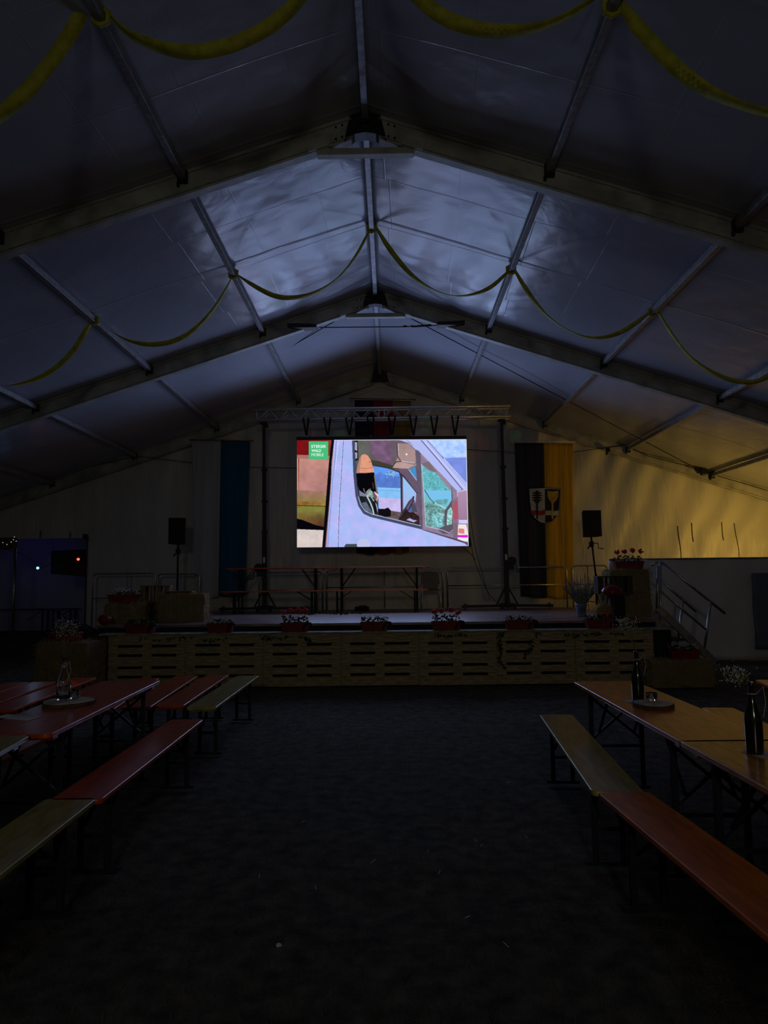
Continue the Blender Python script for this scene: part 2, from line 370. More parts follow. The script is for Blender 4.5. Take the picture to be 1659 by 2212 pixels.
# ------------------------------------------------------------------ ribbons swagged across the roof
def smooth_pts(P, n=6):
    P = [Vector(p) for p in P]; out = []
    for i in range(len(P)-1):
        p0 = P[max(i-1,0)]; p1 = P[i]; p2 = P[i+1]; p3 = P[min(i+2, len(P)-1)]
        for j in range(n):
            t = j/n; out.append(.5*((2*p1)+(p2-p0)*t+(2*p0-5*p1+4*p2-p3)*t*t+(3*p1-p0-3*p2+p3)*t**3))
    out.append(P[-1]); return out
def ribbon(pts, w, label, group, ph, first_tw):
    C = smooth_pts(pts); n = len(C); V = []; Fc = []
    for i, p in enumerate(C):
        t = (C[min(i+1,n-1)]-C[max(i-1,0)]).normalized(); s_ = i/(n-1)
        a = first_tw+.55*math.sin(s_*PI*2.2+ph)       # the band twists along its way
        e = min(1, .35+5*min(s_, 1-s_))
        w0 = t.cross(RIBBON_N).normalized(); w1 = t.cross(w0); wv = (w0*math.cos(a)+w1*math.sin(a))*w*.5*e
        nn = t.cross(wv).normalized()*.0015
        V += [p-wv-nn, p+wv-nn, p+wv+nn, p-wv+nn]
    for i in range(n-1):
        for k in range(4): Fc.append((i*4+k, i*4+(k+1) % 4, i*4+4+(k+1) % 4, i*4+4+k))
    mb = MB(); mb.add(V, Fc); o = build('ribbon_swag', mb, M['ribbon'], smooth=True); tag(o, label, 'ribbon', group); return o
YN = 10.15; YR = 5.32
far = [([(-120,770),(-60,820),(0,833),(40,830),(80,818),(120,795),(160,755),(185,715),(202,688)], 'leftmost yellow ribbon swag in the far row, leaving the frame'),
 ([(206,686),(240,716),(285,738),(335,744),(385,733),(430,703),(470,655),(503,595)], 'yellow ribbon swag between the second and first purlins left of the ridge, far row'),
 ([(507,590),(545,615),(590,638),(630,643),(680,632),(730,600),(770,550),(803,487)], 'yellow ribbon swag just left of the ridge purlin, far row'),
 ([(810,487),(840,535),(880,585),(920,617),(965,636),(1010,638),(1060,620),(1104,580)], 'yellow ribbon swag just right of the ridge purlin, far row'),
 ([(1110,580),(1140,630),(1180,680),(1230,715),(1280,730),(1330,722),(1370,700),(1412,668)], 'yellow ribbon swag between the first and second purlins right of the ridge, far row'),
 ([(1418,666),(1450,720),(1490,770),(1540,805),(1590,823),(1640,822),(1700,790),(1740,760)], 'rightmost yellow ribbon swag in the far row, leaving the frame')]
for i, (P, lab) in enumerate(far): ribbon([at_y(px, py, YN) for px, py in P], .075, lab, 'yellow ribbons swagged under the roof, far row', i*1.3, .35)
near = [([(-330,330),(-160,330),(-60,290),(0,248),(60,195),(120,120),(165,50),(192,2)], 'broad near yellow ribbon swag at the top left corner'),
 ([(222,12),(250,48),(290,80),(360,105),(420,112),(490,100),(560,70),(610,35),(645,0),(700,-70),(782,-190)], 'near yellow ribbon swag above, left of the ridge purlin'),
 ([(786,-190),(850,-70),(905,-5),(960,38),(1030,62),(1110,67),(1180,53),(1240,25),(1285,-5)], 'near yellow ribbon swag above, right of the ridge purlin'),
 ([(1335,-2),(1380,60),(1440,125),(1500,178),(1570,215),(1659,243),(1760,250),(1900,200)], 'broad near yellow ribbon swag at the top right corner')]
for i, (P, lab) in enumerate(near): ribbon([at_y(px, py, YR) for px, py in P], .11, lab, 'yellow ribbons swagged under the roof, near row', i*1.1, .25)
for k, (yy, row) in enumerate(((YN, 'far'), (YR, 'near'))):
    for q in ((-2,-1,0,1,2) if k == 0 else (-1,1)):
        x = q*PS; z = roof_z(x)-.035; mb = MB()
        prof = [(.075,-.03),(.085,0),(.075,.035)]
        mb.tube([(x-.055,yy,z-.06),(x-.06,yy,z+.03),(x,yy,z+.055),(x+.06,yy,z+.03),(x+.055,yy,z-.06),(x,yy,z-.08),(x-.055,yy,z-.06)], .022 if k else .02, 6)
        where = 'the ridge purlin' if q == 0 else 'the %s purlin %s of the ridge' % (ordn[abs(q)], 'left' if q < 0 else 'right')
        tag(build('ribbon_knot', mb, M['ribbon'], smooth=True), 'yellow ribbon loop knotted round %s, %s row' % (where, row), 'knot', 'ribbon knots on the purlins')

# ------------------------------------------------------------------ cables under the roof
def cable(pts, r, label, name='steel_cable', m='black'):
    mb = MB(); mb.tube(pts, r, 6); return tag(build(name, mb, M[m], smooth=True), label, 'cable')
YC = FY[1]-.05
t = thing('tension_cable', 'horizontal tension cable with turnbuckle strung below the middle roof frame', 'cable', tuple(at_y(815, 705, YC)))
mb = MB(); mb.tube([at_y(690,707.5,YC), at_y(870,706,YC), at_y(950,702.5,YC)], .011, 6); build('cable', mb, M['black'], t)
mb = MB(); a, b = at_y(890,704.5,YC), at_y(930,703,YC); mb.tube([a, b+Vector((0,0,.018))], .008, 6); mb.tube([a-Vector((0,0,.018)), b-Vector((0,0,.012))], .008, 6); mb.ball(a, .022); mb.ball(b, .022); mb.ball(at_y(875,705,YC), .022, 8, (2,1,1)); build('turnbuckle', mb, M['black'], t)
for pl, wd in (([(622,703),(645,702),(684,704),(684,711),(632,712),(622,708)], 0), ([(944,699),(1003,696),(1003,703),(985,706),(944,706)], 0)):
    mb = MB(); P = [at_y(a, b, YC) for a, b in pl]; mb.prism([(p.x, p.z) for p in P], YC-.1, YC+.08); build('clamp_plate', mb, M['black'], t)
cable([at_y(757,674,13.0), at_y(500,823,15.2), at_y(185,1010,17.6)], .0095, 'thin bracing cable running from the middle frame down to the left')
cable([at_y(858,672,13.0), at_y(1230,868,15.3), at_y(1515,1018,17.6)], .0095, 'thin bracing cable running from the middle frame down to the right')
cable([at_y(0,1052,17.55), at_y(295,985,17.55)], .007, 'thin cable from the left rafter end to the third gable purlin')
cable([at_y(295,985,17.6), at_y(420,1000,17.6), at_y(530,1009,17.6), at_y(640,1011,17.6), at_y(820,985,17.6), at_y(1010,971,17.6), at_y(1120,978,17.6), at_y(1240,976,17.6), at_y(1350,962,17.6)], .008, 'slack cable strung across the gable wall behind the screen')
cable([at_y(1357,966,17.5), at_y(1400,985,17.5), at_y(1470,1003,17.5), at_y(1560,1016,17.5), at_y(1659,1036,17.5), at_y(1700,1040,17.5)], .009, 'slack cable along the right gable rafter')
cable([at_y(1480,1006,17.45), at_y(1550,1028,17.45), at_y(1659,1060,17.45), at_y(1700,1068,17.45)], .009, 'lower cable crossing under the right gable rafter')
p = at_y(1520, 1019, 17.5)
t = thing('cable_clamp', 'black cable clamp on the right gable rafter where the cables meet', 'clamp', tuple(p))
mb = MB(); mb.box(p, (.15,.12,.17)); build('block', mb, M['black'], t, .02); mb = MB(); mb.box(p+Vector((.24,0,0)), (.05,.05,.1)); mb.tube([p+Vector((0,0,-.02)), p+Vector((.26,0,-.03))], .02, 6); build('hook', mb, M['black'], t)
p = at_y(1313, 972, 17.5); mb = MB(); mb.box(p, (.09,.08,.09)); mb.tube([p, p-Vector((.04,0,.12))], .025, 6); tag(build('cable_clip', mb, M['black']), 'small black clip hanging from the cable right of the black and yellow flag', 'clip')
# creases and marks of the gable, added as thin brown tubes
for (x0, y0, x1, y1, lb) in ((1469,1135,1473,1205,'left long'),(1498,1129,1501,1170,'left short'),(1563,1127,1566,1167,'right short'),(1592,1129,1598,1205,'right long')):
    mb = MB(); a, b = at_y(x0,y0,17.70), at_y(x1,y1,17.79); P_ = [a.lerp(b, q/8) for q in range(9)]; mb.tube([Vector((q.x+.006*math.sin(q.z*9), gable_y(q.x, q.z, 1.0)-.010, q.z)) for q in P_], .010 if 'short' in lb else .007, 5)
    tag(build('crease_mark', mb, M['bark'], smooth=True), '%s brown crease mark on the yellow-lit gable wall' % lb, 'strap')

# ------------------------------------------------------------------ stage
PY = 11.22                         # front of the pallets
XL = at_y(233, 1420, PY).x
DZ = .94
deckL, deckR = at_y(208, 1345, 11.55).x, at_y(1418, 1345, 11.55).x
t = thing('stage_platform', 'low stage with dull brown plywood deck and black fascia behind the pallets', 'stage', ((deckL+deckR)/2, 14.2, 0))
mb = MB(); mb.box(((deckL+deckR)/2, 14.28, DZ-.02), (deckR-deckL, 5.45, .04)); build('deck', mb, M['deck'], t, .004)
for c_, d_ in ((((deckL+deckR)/2, 11.6, .46), (deckR-deckL-.02, .04, .9)), ((deckR-.03, 14.28, .45), (.03, 5.3, .9)), ((deckL+.03, 14.28, .45), (.03, 5.3, .9))):
    mb = MB(); mb.box(c_, d_); build('skirt', mb, M['blackcloth'], t)
for x in np.linspace(deckL+.2, deckR-.2, 4):
    for y in (12, 16.8): mb = MB(); mb.box((x, y, .45), (.06, .06, .9)); build('support', mb, M['galv'], t)
# pallets
pal = thing('wooden_pallet', 'x', 'pallet', (0,0,0), 0, 'wooden pallets standing on edge along the stage front')
bw = [.145, .10, .145, .10, .145]; gap = (.8-sum(bw))/4; z = 0
for w_ in bw:
    mb = MB(); mb.box((.6, .011, z+w_/2), (1.195, .022, w_)); build('board', mb, M['pallet'], pal, .003); z += w_+gap
for x in (.0725, .6, 1.1275):
    mb = MB(); mb.box((x, .033, .4), (.145, .022, .8)); build('cross_board', mb, M['pallet'], pal)
    for zz in (.05, .4, .75):
        mb = MB(); mb.box((x, .083, zz), (.145, .078, .1)); build('block', mb, M['pallet'], pal)
for zz in (.05, .4, .75):
    mb = MB(); mb.box((.6, .133, zz), (1.195, .022, .1)); build('back_board', mb, M['pallet'], pal)
pl_lab = ['leftmost wooden pallet of the stage front', 'second wooden pallet from the left, below white flowers', 'third wooden pallet from the left, below red geraniums', 'middle wooden pallet of the stage front, paler than the rest', 'fifth wooden pallet from the left, below red geraniums', 'sixth wooden pallet from the left, with ivy hanging over it', 'rightmost wooden pallet of the stage front']
for i in range(7):
    tilt = .006*math.sin(i*2.1)
    if i == 0: pal.location = (XL, PY, 0); pal['label'] = pl_lab[0]
    else: dup(pal, (XL+i*1.203, PY+.008*math.sin(i*3), .004*(i % 2)), .004*math.sin(i), pl_lab[i])
XR = XL+7*1.203
# ledge boards
for i, (a, b, lb) in enumerate(((XL-.14, XL+4.1, 'left'), (XL+4.11, XR+.3, 'right'))):
    mb = MB(); mb.box(((a+b)/2, PY+.13, .815), (b-a, .34, .024)); tag(build('ledge_board', mb, M['ledge'], bevel=.004), 'long grey board lying on top of the %s pallets' % lb, 'board')
mb = MB(); mb.box((XR+.2, 11.5, .4), (.32, .1, .78)); tag(build('black_skirt', mb, M['blackcloth']), 'black cloth hanging between the rightmost pallet and the stairs', 'cloth')
# black cloth heap to the left of the stage
mb = MB(); p = at_z(208, 1478, 0)
c = Vector((deckL-.34, PY+.56, 0)); V = []; nn = 24
for j in range(8):
    zz = j/7*.98
    for k in range(nn):
        a = 2*PI*k/nn; r = (.36-.08*(j/7)**2)*(1+.12*math.sin(a*5+j))*(1 if j < 7 else .25); V.append((c.x+r*math.cos(a)*.9, c.y+r*math.sin(a), zz-.02))
Fc = [(j*nn+k, j*nn+(k+1)%nn, (j+1)*nn+(k+1)%nn, (j+1)*nn+k) for j in range(7) for k in range(nn)]+[tuple((7*nn+k) for k in range(nn))]
mb.add(V, Fc); tag(build('covered_crate', mb, M['blackcloth'], smooth=True), 'black cloth-draped heap at the left end of the pallets', 'cloth')

# ------------------------------------------------------------------ hay
def hay(loc, d, rz, label, straws=900, cat='hay bale', seed=1):
    random.seed(seed)
    t = thing('hay_bale', label, cat, loc, rz, None); Mx = ROOT_M[t.name]
    bm = bmesh.new(); bmesh.ops.create_cube(bm, size=1)
    bmesh.ops.subdivide_edges(bm, edges=bm.edges, cuts=11, use_grid_fill=True)
    mb = MB()
    for v in bm.verts:
        q = v.co; s_ = Vector((q.x*d[0], q.y*d[1], (q.z+.5)*d[2])); k = 1-.05*(abs(q.x*2)**6+abs(q.y*2)**6+abs(q.z*2)**6)*.5
        s_ = Vector((s_.x*k, s_.y*k, s_.z)); nz = .03*N3((s_.x*6+seed, s_.y*6, s_.z*6))+.014*N3((s_.x*25, s_.y*25, s_.z*25))
        v.co = s_+Vector((q.x, q.y, q.z if q.z > -.4 else 0)).normalized()*nz*(1 if q.z > -.49 else 0)
    mb.v = [tuple(Mx@v.co) for v in bm.verts]; mb.f = [tuple(v.index for v in f.verts) for f in bm.faces]; bm.verts.index_update(); 
    mb.f = [tuple(v.index for v in f.verts) for f in bm.faces]; bm.free()
    b = build('bale', mb, M['hay'], t, smooth=False)
    mb = MB()
    for i in range(straws):
        f = random.choice((0, 0, 1, 2, 3)); u = random.uniform(-.5, .5); w = random.uniform(-.5, .5)
        if f == 0: q = Vector((u*d[0], -d[1]/2, (w+.5)*d[2])); nrm = Vector((0,-1,0))
        elif f == 1: q = Vector((u*d[0], w*d[1], d[2])); nrm = Vector((0,0,1))
        elif f == 2: q = Vector((-d[0]/2, u*d[1], (w+.5)*d[2])); nrm = Vector((-1,0,0))
        else: q = Vector((d[0]/2, u*d[1], (w+.5)*d[2])); nrm = Vector((1,0,0))
        dr = Vector((random.uniform(-1,1), random.uniform(-.3,.3), random.uniform(-1,1))).normalized()*random.uniform(.04,.13)+nrm*random.uniform(0,.03)
        if q.z+dr.z < 0: dr.z = abs(dr.z)
        q -= nrm*.012; mb.leafq(Mx@q, (Mx.to_3x3()@dr), .0018, (0,1,.3))
    s_ = build('loose_straw', mb, M['straw'], t); s_['kind'] = 'stuff'
    for k in (-.2, .2):
        x = k*d[0]; e = .012; mb = MB()
        mb.tube([Mx@Vector(q) for q in ((x,-d[1]/2-e,.02),(x,-d[1]/2-e,d[2]+e),(x,d[1]/2+e,d[2]+e),(x,d[1]/2+e,.02))], .003, 4); build('twine', mb, M['straw'], t)
    return t
def pxbox(x0, x1, y_top, y_bot, depth):
    a = at_y(x0, y_bot, depth); b = at_y(x1, y_bot, depth); c_ = at_y((x0+x1)/2, y_top, depth)
    return (a.x+b.x)/2, b.x-a.x, a.z, c_.z
def hay_px(x0, x1, yt, yb, depth, dy, z0, rz, label, seed, n=1100):
    cx, w, zb, zt = pxbox(x0, x1, yt, yb, depth); return hay((cx, depth+dy/2, z0), (w, dy, zt-z0), rz, label, n, seed=seed)
hay_px(337, 442, 1283, 1345, 12.3, .42, DZ, .02, 'hay bale on the stage left side, right of the slatted crate', 3, 1500)
hay_px(222, 303, 1304, 1352, 12.2, .42, DZ, .1, 'hay bale at the left end of the stage carrying a red flower box', 4)
hay_px(1312, 1412, 1281, 1338, 12.3, .45, DZ, -.03, 'lower hay bale of the stack beside the stairs', 5, 1500)
b2 = hay_px(1316, 1406, 1231, 1281, 12.32, .42, at_y(1360, 1281, 12.3).z+.005, .05, 'upper hay bale of the stack beside the stairs, under red geraniums', 6, 1500)
hay_px(1405, 1548, 1428, 1482, 10.7, .5, 0, .04, 'hay bale lying on the ground right of the pallets', 8, 600)
hay_px(72, 196, 1390, 1478, 10.7, .6, 0, -.1, 'hay bale on the ground left of the stage', 9, 1500)

# ------------------------------------------------------------------ planters
def planter(name, c, w, kind, label, rz=0, seed=0, strap=False, group='red planters with plants'):
    """c = base centre of the trough"""
    random.seed(seed+50); c = Vector(c)
    t = thing(name, label, 'planter', tuple(c), rz, group); Mx = ROOT_M[t.name]
    h, d = .125, .16
    def P(x, y, z): return Mx@Vector((x, y, z))
    mb = MB(); V = []
    for (s_, zz) in ((.88,0),(1,h),(1.04,h),(1.04,h+.015),(.97,h+.015),(.94,h-.02)):
        for (ax, ay) in ((-1,-1),(1,-1),(1,1),(-1,1)): V.append(P(ax*w/2*s_, ay*d/2*s_, zz))
    Fc = [(j*4+k, j*4+(k+1)%4, j*4+4+(k+1)%4, j*4+4+k) for j in range(5) for k in range(4)]+[(0,1,2,3),(20,21,22,23)]
    mb.add(V, Fc); build('trough', mb, M['box_red'], t, .006)
    mb = MB(); st = MB(); fl = MB()
    nL = 90 if kind != 'white' else 60
    for i in range(nL):
        x = random.uniform(-.46,.46)*w; y = random.uniform(-.4,.4)*d; z_ = h+random.uniform(.0, .10 if kind == 'red' else .07)
        a = random.uniform(0, 6.28); el = random.uniform(.1, .9); L_ = random.uniform(.03,.055)
        mb.leafq(P(x,y,z_), (L_*math.cos(a)*math.cos(el), L_*math.sin(a)*math.cos(el), L_*math.sin(el)), L_*.42, (math.sin(a), -math.cos(a)+.2, .9))
    build('foliage', mb, M['leaf'], t)
    if kind == 'red':
        for i in range(4):
            x = w*(-.42+.28*i)+random.uniform(-.02,.02); y = random.uniform(-.05,.02); z_ = h+random.uniform(.12,.20)
            st.tube([P(x*.8,y,h), P(x*.9,y,z_*.7+.03), P(x,y,z_)], .0035, 5)
            f = MB()
            for q in range(22):
                dd = Vector((random.gauss(0,1), random.gauss(0,1), random.gauss(0,.8))).normalized()*.034
                f.ball(P(x,y,z_+.015)+dd, random.uniform(.015,.021), 6, (1,1,.7))
            build('flower_head', f, M['petal_red'], t)
    elif kind == 'white':
        for i in range(55):
            x = random.uniform(-.5,.5)*w; y = random.uniform(-.5,.5)*d; z_ = h+random.uniform(.03,.13)*(1-abs(x/w)*.7)
            if i % 3 == 0: st.tube([P(x*.8,y*.8,h), P(x,y,z_)], .002, 4)
            for q in range(3): fl.ball(P(x,y,z_)+Vector((random.uniform(-.01,.01), random.uniform(-.01,.01), random.uniform(-.008,.008))), .0065, 5)
        build('blossoms', fl, M['petal_white'], t)
    if st.v: build('stems', st, M['stem'], t)
    if strap:   # dark watering-tube loop at the right end
        mb = MB(); mb.tube([P(w*.30,-.10,.02), P(w*.36,-.11,.09), P(w*.46,-.10,.14), P(w*.58,-.09,.13), P(w*.66,-.08,.04)], [.012,.02,.024,.02,.012], 8); build('handle_strap', mb, M['black'], t, smooth=True)
    return t
LZ = .828
def pl_px(x0, x1, kind, label, seed, strap=True):
    a = at_y(x0, 1366, PY+.05); b = at_y(x1, 1366, PY+.05); planter('flower_box', ((a.x+b.x)/2, PY+.10, LZ), b.x-a.x-.02, kind, label, 0, seed, strap, 'red flower boxes along the pallet ledge')
pl_px(268, 335, 'green', 'dark red flower box with only foliage, leftmost on the pallet ledge', 1)
pl_px(446, 505, 'white', 'red flower box of small white blossoms on the ledge, below the left hay bale', 2)
pl_px(605, 668, 'red', 'red flower box with red geraniums on the ledge, left of centre', 3)
pl_px(778, 840, 'white', 'red flower box with sparse pale sprigs at the middle of the ledge', 4)
pl_px(932, 997, 'red', 'red flower box with tall red geraniums on the ledge, right of centre', 5)
pl_px(1091, 1155, 'white', 'red flower box full of white blossoms on the ledge, right of the red geraniums', 6)
pl_px(1266, 1330, 'green', 'low dark red flower box with foliage, rightmost on the pallet ledge', 7)
p = at_y(262, 1303, 12.3); planter('flower_box', (p.x, 12.42, p.z+.005), .52, 'white', 'red flower box with white blossoms on top of the left hay bale', .05, 8)
p = at_y(1362, 1231, 12.4); planter('flower_box', (p.x, 12.5, p.z+.01), .50, 'red', 'red flower box of red geraniums on top of the bale stack', -.04, 9)
p = at_y(1480, 1428, 10.9); planter('flower_box', (p.x, 10.95, p.z+.02), .45, 'white', 'red flower box with white blossoms on the right ground hay bale', .1, 10)
p = at_y(135, 1390, 10.9); planter('flower_box', (p.x, 11.0, p.z+.02), .50, 'green', 'red flower box with dark foliage on the left ground hay bale', -.1, 11)

# ------------------------------------------------------------------ crates, pot and ornaments
def crate(c, d, rz, m_, label):
    t = thing('wooden_crate', label, 'crate', c, rz); Mx = ROOT_M[t.name]; R = Mx.to_3x3()
    def bx(name, q, s_): mb = MB(); mb.box(Mx@Vector(q), s_, R); build(name, mb, m_, t, .003)
    w, dd, h = d
    for sx in (-1,1):
        for sy in (-1,1): bx('corner_post', (sx*(w/2-.02), sy*(dd/2-.02), h/2), (.04,.04,h))
    n = 4
    for i in range(n):
        x = -w/2+.06+(w-.12)*i/(n-1)
        for sy in (-1,1): bx('slat', (x, sy*dd/2, h/2), (.045,.012,h))
    for sx in (-1,1): 
        for i in range(3): bx('slat', (sx*w/2, -dd/3+dd/3*i, h/2), (.012,.06,h))
    bx('top_board', (0,0,h), (w+.02,dd+.02,.018)); bx('bottom_board', (0,0,.01), (w,dd,.015))
    return t
cx, w, zb, zt = pxbox(300, 360, 1266, 1302, 12.6)
mb = MB(); mb.box((cx-.02, 12.8, (DZ+zb)/2), (w*.85, .34, zb-DZ)); tag(build('black_box', mb, M['blackcloth'], bevel=.01), 'black box between the two left hay bales, under the slatted crate', 'box')
crate((cx, 12.8, zb+.002), (w, .36, zt-zb), .15, M['crate'], 'upended slatted wooden crate between the left hay bales')
cx, w, zb, zt = pxbox(1330, 1352, 1284, 1336, 11.9)
mb = MB(); mb.box((cx, 12.02, (DZ+zt)/2), (w*1.05, .22, zt-DZ)); tag(build('black_stand', mb, M['blackcloth'], bevel=.01), 'black stand in front of the bale stack, below the dark crate', 'stand')
cx, w, zb, zt = pxbox(1292, 1366, 1246, 1284, 11.9)
crate((cx, 12.0, zb+.004), (w, .26, zt-zb), .0, M['crate_dark'], 'dark slatted crate in front of the bale stack with a red dome beside it')
# glossy red toadstool ornament
p = at_y(1320, 1283, 11.75)
t = thing('toadstool_ornament', 'glossy red ceramic toadstool standing before the dark crate', 'ornament', (p.x, 11.72, DZ))
mb = MB(); hz = p.z; mb.lathe((p.x, 11.72, hz-.02), [(.02,0),(.155,.0),(.175,.03),(.165,.08),(.13,.13),(.08,.165),(.02,.18)], 24); build('cap', mb, M['ceramic'], t, smooth=True)
mb = MB(); mb.lathe((p.x, 11.72, DZ), [(.07,0),(.06,.1),(.05,hz-DZ-.01)], 16); build('stem', mb, M['crate_dark'], t, smooth=True)
# straw figure with red scarf
p = at_y(1306, 1330, 11.72); random.seed(21)
t = thing('straw_figure', 'round straw bundle with a red bow at the right stage edge', 'ornament', (p.x-.02, 11.68, DZ))
mb = MB(); mb.ball((p.x-.02, 11.68, DZ+.13), .13, 14, (1,.7,1)); build('bundle', mb, M['hay'], t, smooth=True)
mb = MB()
for i in range(380):
    v = Vector((random.gauss(0,1), random.gauss(0,.8)-.4, random.gauss(0,1))).normalized(); q = Vector((p.x-.02, 11.68, DZ+.14))+Vector((v.x*.125, v.y*.09, v.z*.125)); e = v*.03+Vector((random.uniform(-1,1), 0, random.uniform(-1,1)))*.05
    if q.z+e.z < DZ: e.z = abs(e.z)
    mb.leafq(q, e, .0022, (0,1,.2))
s_ = build('loose_straw', mb, M['straw'], t); s_['kind'] = 'stuff'
mb = MB(); 
for sx in (-1,1): mb.ball((p.x-.02+sx*.045, 11.57, DZ+.10), .045, 8, (1,.5,.7))
mb.ball((p.x-.02, 11.56, DZ+.10), .022); build('bow', mb, M['petal_red'], t, smooth=True)
# red pumpkin on the left
p = at_y(218, 1352, 11.6); mb = MB(); V = []; nn = 32
for j in range(9):
    th = PI*j/8
    for k in range(nn): a = 2*PI*k/nn; r = .12*(1-.12*abs(math.sin(a*4)))*math.sin(th); V.append((p.x+r*math.cos(a), 11.75+r*math.sin(a), DZ+.085-.085*math.cos(th)))
t = thing('pumpkin', 'dull red pumpkin at the far left edge of the stage', 'pumpkin', (p.x, 11.75, DZ))
mb.add(V, [(j*nn+k, j*nn+(k+1)%nn, (j+1)*nn+(k+1)%nn, (j+1)*nn+k) for j in range(8) for k in range(nn)]); build('fruit', mb, M['box_red'], t, smooth=True)
mb = MB(); mb.tube([(p.x,11.75,DZ+.16),(p.x+.01,11.75,DZ+.19),(p.x+.03,11.75,DZ+.21)], .01, 6); build('stalk', mb, M['stem'], t)
# folded red cloth on the left bale
p = at_y(385, 1281, 12.4); mb = MB(); mb.box((p.x, 12.52, p.z+.015), (.48,.24,.03)); tag(build('red_cloth', mb, M['box_red'], bevel=.012), 'folded red cloth lying on the left stage hay bale', 'cloth')
# lavender pot
p0 = at_z(1256, 1332, DZ); py_ = p0.y; px_ = p0.x
t = thing('lavender_pot', 'grey-blue stoneware pot of dry lavender at the right stage edge', 'potted plant', (px_, py_, DZ))
mb = MB(); mb.lathe((px_,py_,DZ), [(.075,0),(.082,.02),(.092,.15),(.10,.19),(.108,.2),(.108,.225),(.095,.225),(.085,.2)], 28); pt = build('pot', mb, M['pot'], t, smooth=True)
mb = MB(); mb.tube([(px_+.04*math.cos(a), py_-.093, DZ+.11+.045*math.sin(a)) for a in np.linspace(0, 6.28, 17)], .005, 5); mb.tube([(px_-.02,py_-.094,DZ+.09),(px_,py_-.094,DZ+.135),(px_+.02,py_-.094,DZ+.09)], .006, 5); build('emblem', mb, M['potblue'], pt)
mb = MB(); mb.tube([(px_-.105,py_,DZ+.17),(px_-.13,py_,DZ+.15),(px_-.125,py_,DZ+.11),(px_-.092,py_,DZ+.1)], .008, 6); build('handle', mb, M['pot'], pt)
random.seed(5); st = MB(); tip = MB()
for i in range(230):
    a = random.uniform(0,6.28); sp = random.random()**.6; L_ = random.uniform(.25,.58)*(1-.25*sp)
    d_ = Vector((math.cos(a)*sp*.85, math.sin(a)*sp*.6, 1)).normalized(); b0 = Vector((px_+.05*math.cos(a), py_+.05*math.sin(a), DZ+.2)); e = b0+d_*L_
    st.tube([b0, b0+d_*L_*.5+Vector((0,0,.02)), e], .0022, 3, False)
    for q in range(5): tip.ball(e-d_*.018*q, .006, 4, (1,1,1.4))
build('stalks', st, M['lav'], t); s_ = build('flower_spikes', tip, M['lav'], t)

# ------------------------------------------------------------------ ivy and the loose branch
def garland(path, n, label, seed, L0=.045, droop=.3):
    random.seed(seed); C = smooth_pts(path, 8); t = thing('ivy_garland', label, 'ivy', tuple(C[0]), 0, None)
    mb = MB(); mb.tube(C, .003, 4); build('vine', mb, M['stem'], t); mb = MB()
    for i in range(n):
        q = C[random.randrange(len(C))]+Vector((random.uniform(-.02,.02), random.uniform(-.02,.0), random.uniform(-.02,.02))); a = random.uniform(0,6.28); L_ = random.uniform(.6,1.2)*L0
        mb.leafq(q, (L_*math.cos(a)*.8, -abs(math.sin(a))*L_*.4, -L_*droop+L_*.5*math.sin(a)), L_*.4, (.2*math.cos(a), -1, .3))
    build('leaves', mb, M['leaf'], t); return t
def gp(P, y): return [at_y(a, b, y) for a, b in P]
yi = PY-.03
garland(gp([(300,1378),(330,1382),(365,1380),(395,1376),(450,1382),(490,1378)], yi), 34, 'sparse ivy leaves trailing over the two leftmost pallets', 1)
garland(gp([(565,1374),(590,1378),(630,1376),(660,1378),(672,1385)], yi), 60, 'ivy trailing over the pallet below the left red geraniums', 2)
garland(gp([(943,1370),(965,1374),(990,1371),(1015,1372)], yi), 46, 'ivy trailing over the pallet below the right red geraniums', 3)
garland(gp([(1085,1366),(1078,1385),(1082,1405),(1078,1425),(1088,1440)], yi), 90, 'longest ivy strand hanging down the sixth pallet', 4)
garland(gp([(1165,1364),(1150,1382),(1145,1400),(1135,1415),(1132,1432)], yi), 46, 'thin ivy strand hanging right of the longest one', 5)
garland(gp([(1225,1370),(1250,1372),(1280,1368),(1300,1370),(1345,1366)], yi), 60, 'ivy trailing over the rightmost pallet', 6)
garland([at_z(a, b, DZ+.015) for a, b in ((643,1325),(670,1327),(700,1324),(735,1327),(760,1324),(780,1325))], 110, 'cut leafy branch lying on the stage deck', 7, .05, 0)

# ------------------------------------------------------------------ guard rails at the back of the stage
def arc_frame(x0, x1, zt, zb, y, r=.09):
    P = [(x0,y,zb),(x0,y,zt-r)]
    for a in np.linspace(PI, PI/2, 5)[1:]: P.append((x0+r+r*math.cos(a), y, zt-r+r*math.sin(a)))
    for a in np.linspace(PI/2, 0, 5): P.append((x1-r+r*math.cos(a), y, zt-r+r*math.sin(a)))
    P.append((x1,y,zb)); return P
def rail(x0, x1, yt, ymid, depth, zb, vert, label):
    a = at_y(x0, yt, depth); b = at_y(x1, yt, depth); zt = (a.z+b.z)/2; t = thing('guard_rail', label, 'railing', ((a.x+b.x)/2, depth, zb), 0, 'tubular guard rails round the back of the stage')
    mb = MB(); mb.tube(arc_frame(a.x, b.x, zt, zb, depth), .019, 8); build('frame', mb, M['galv'], t, smooth=True)
    if ymid:
        zm = at_y((x0+x1)/2, ymid, depth).z; mb = MB(); mb.tube([(a.x,depth,zm),(b.x,depth,zm)], .014, 8); build('middle_bar', mb, M['galv'], t, smooth=True)
    if vert:
        v = at_y(vert, yt, depth); mb = MB(); mb.tube([(v.x,depth,zb+.05),(v.x,depth,zt)], .014, 8); build('upright', mb, M['galv'], t, smooth=True)
YG = 16.9
rail(201, 336, 1239, 1292, YG, .0, 276, 'leftmost tubular guard rail, standing on the ground beside the stage')
rail(340, 431, 1240, 1292, YG, .0, 391, 'guard rail behind the left speaker stand')
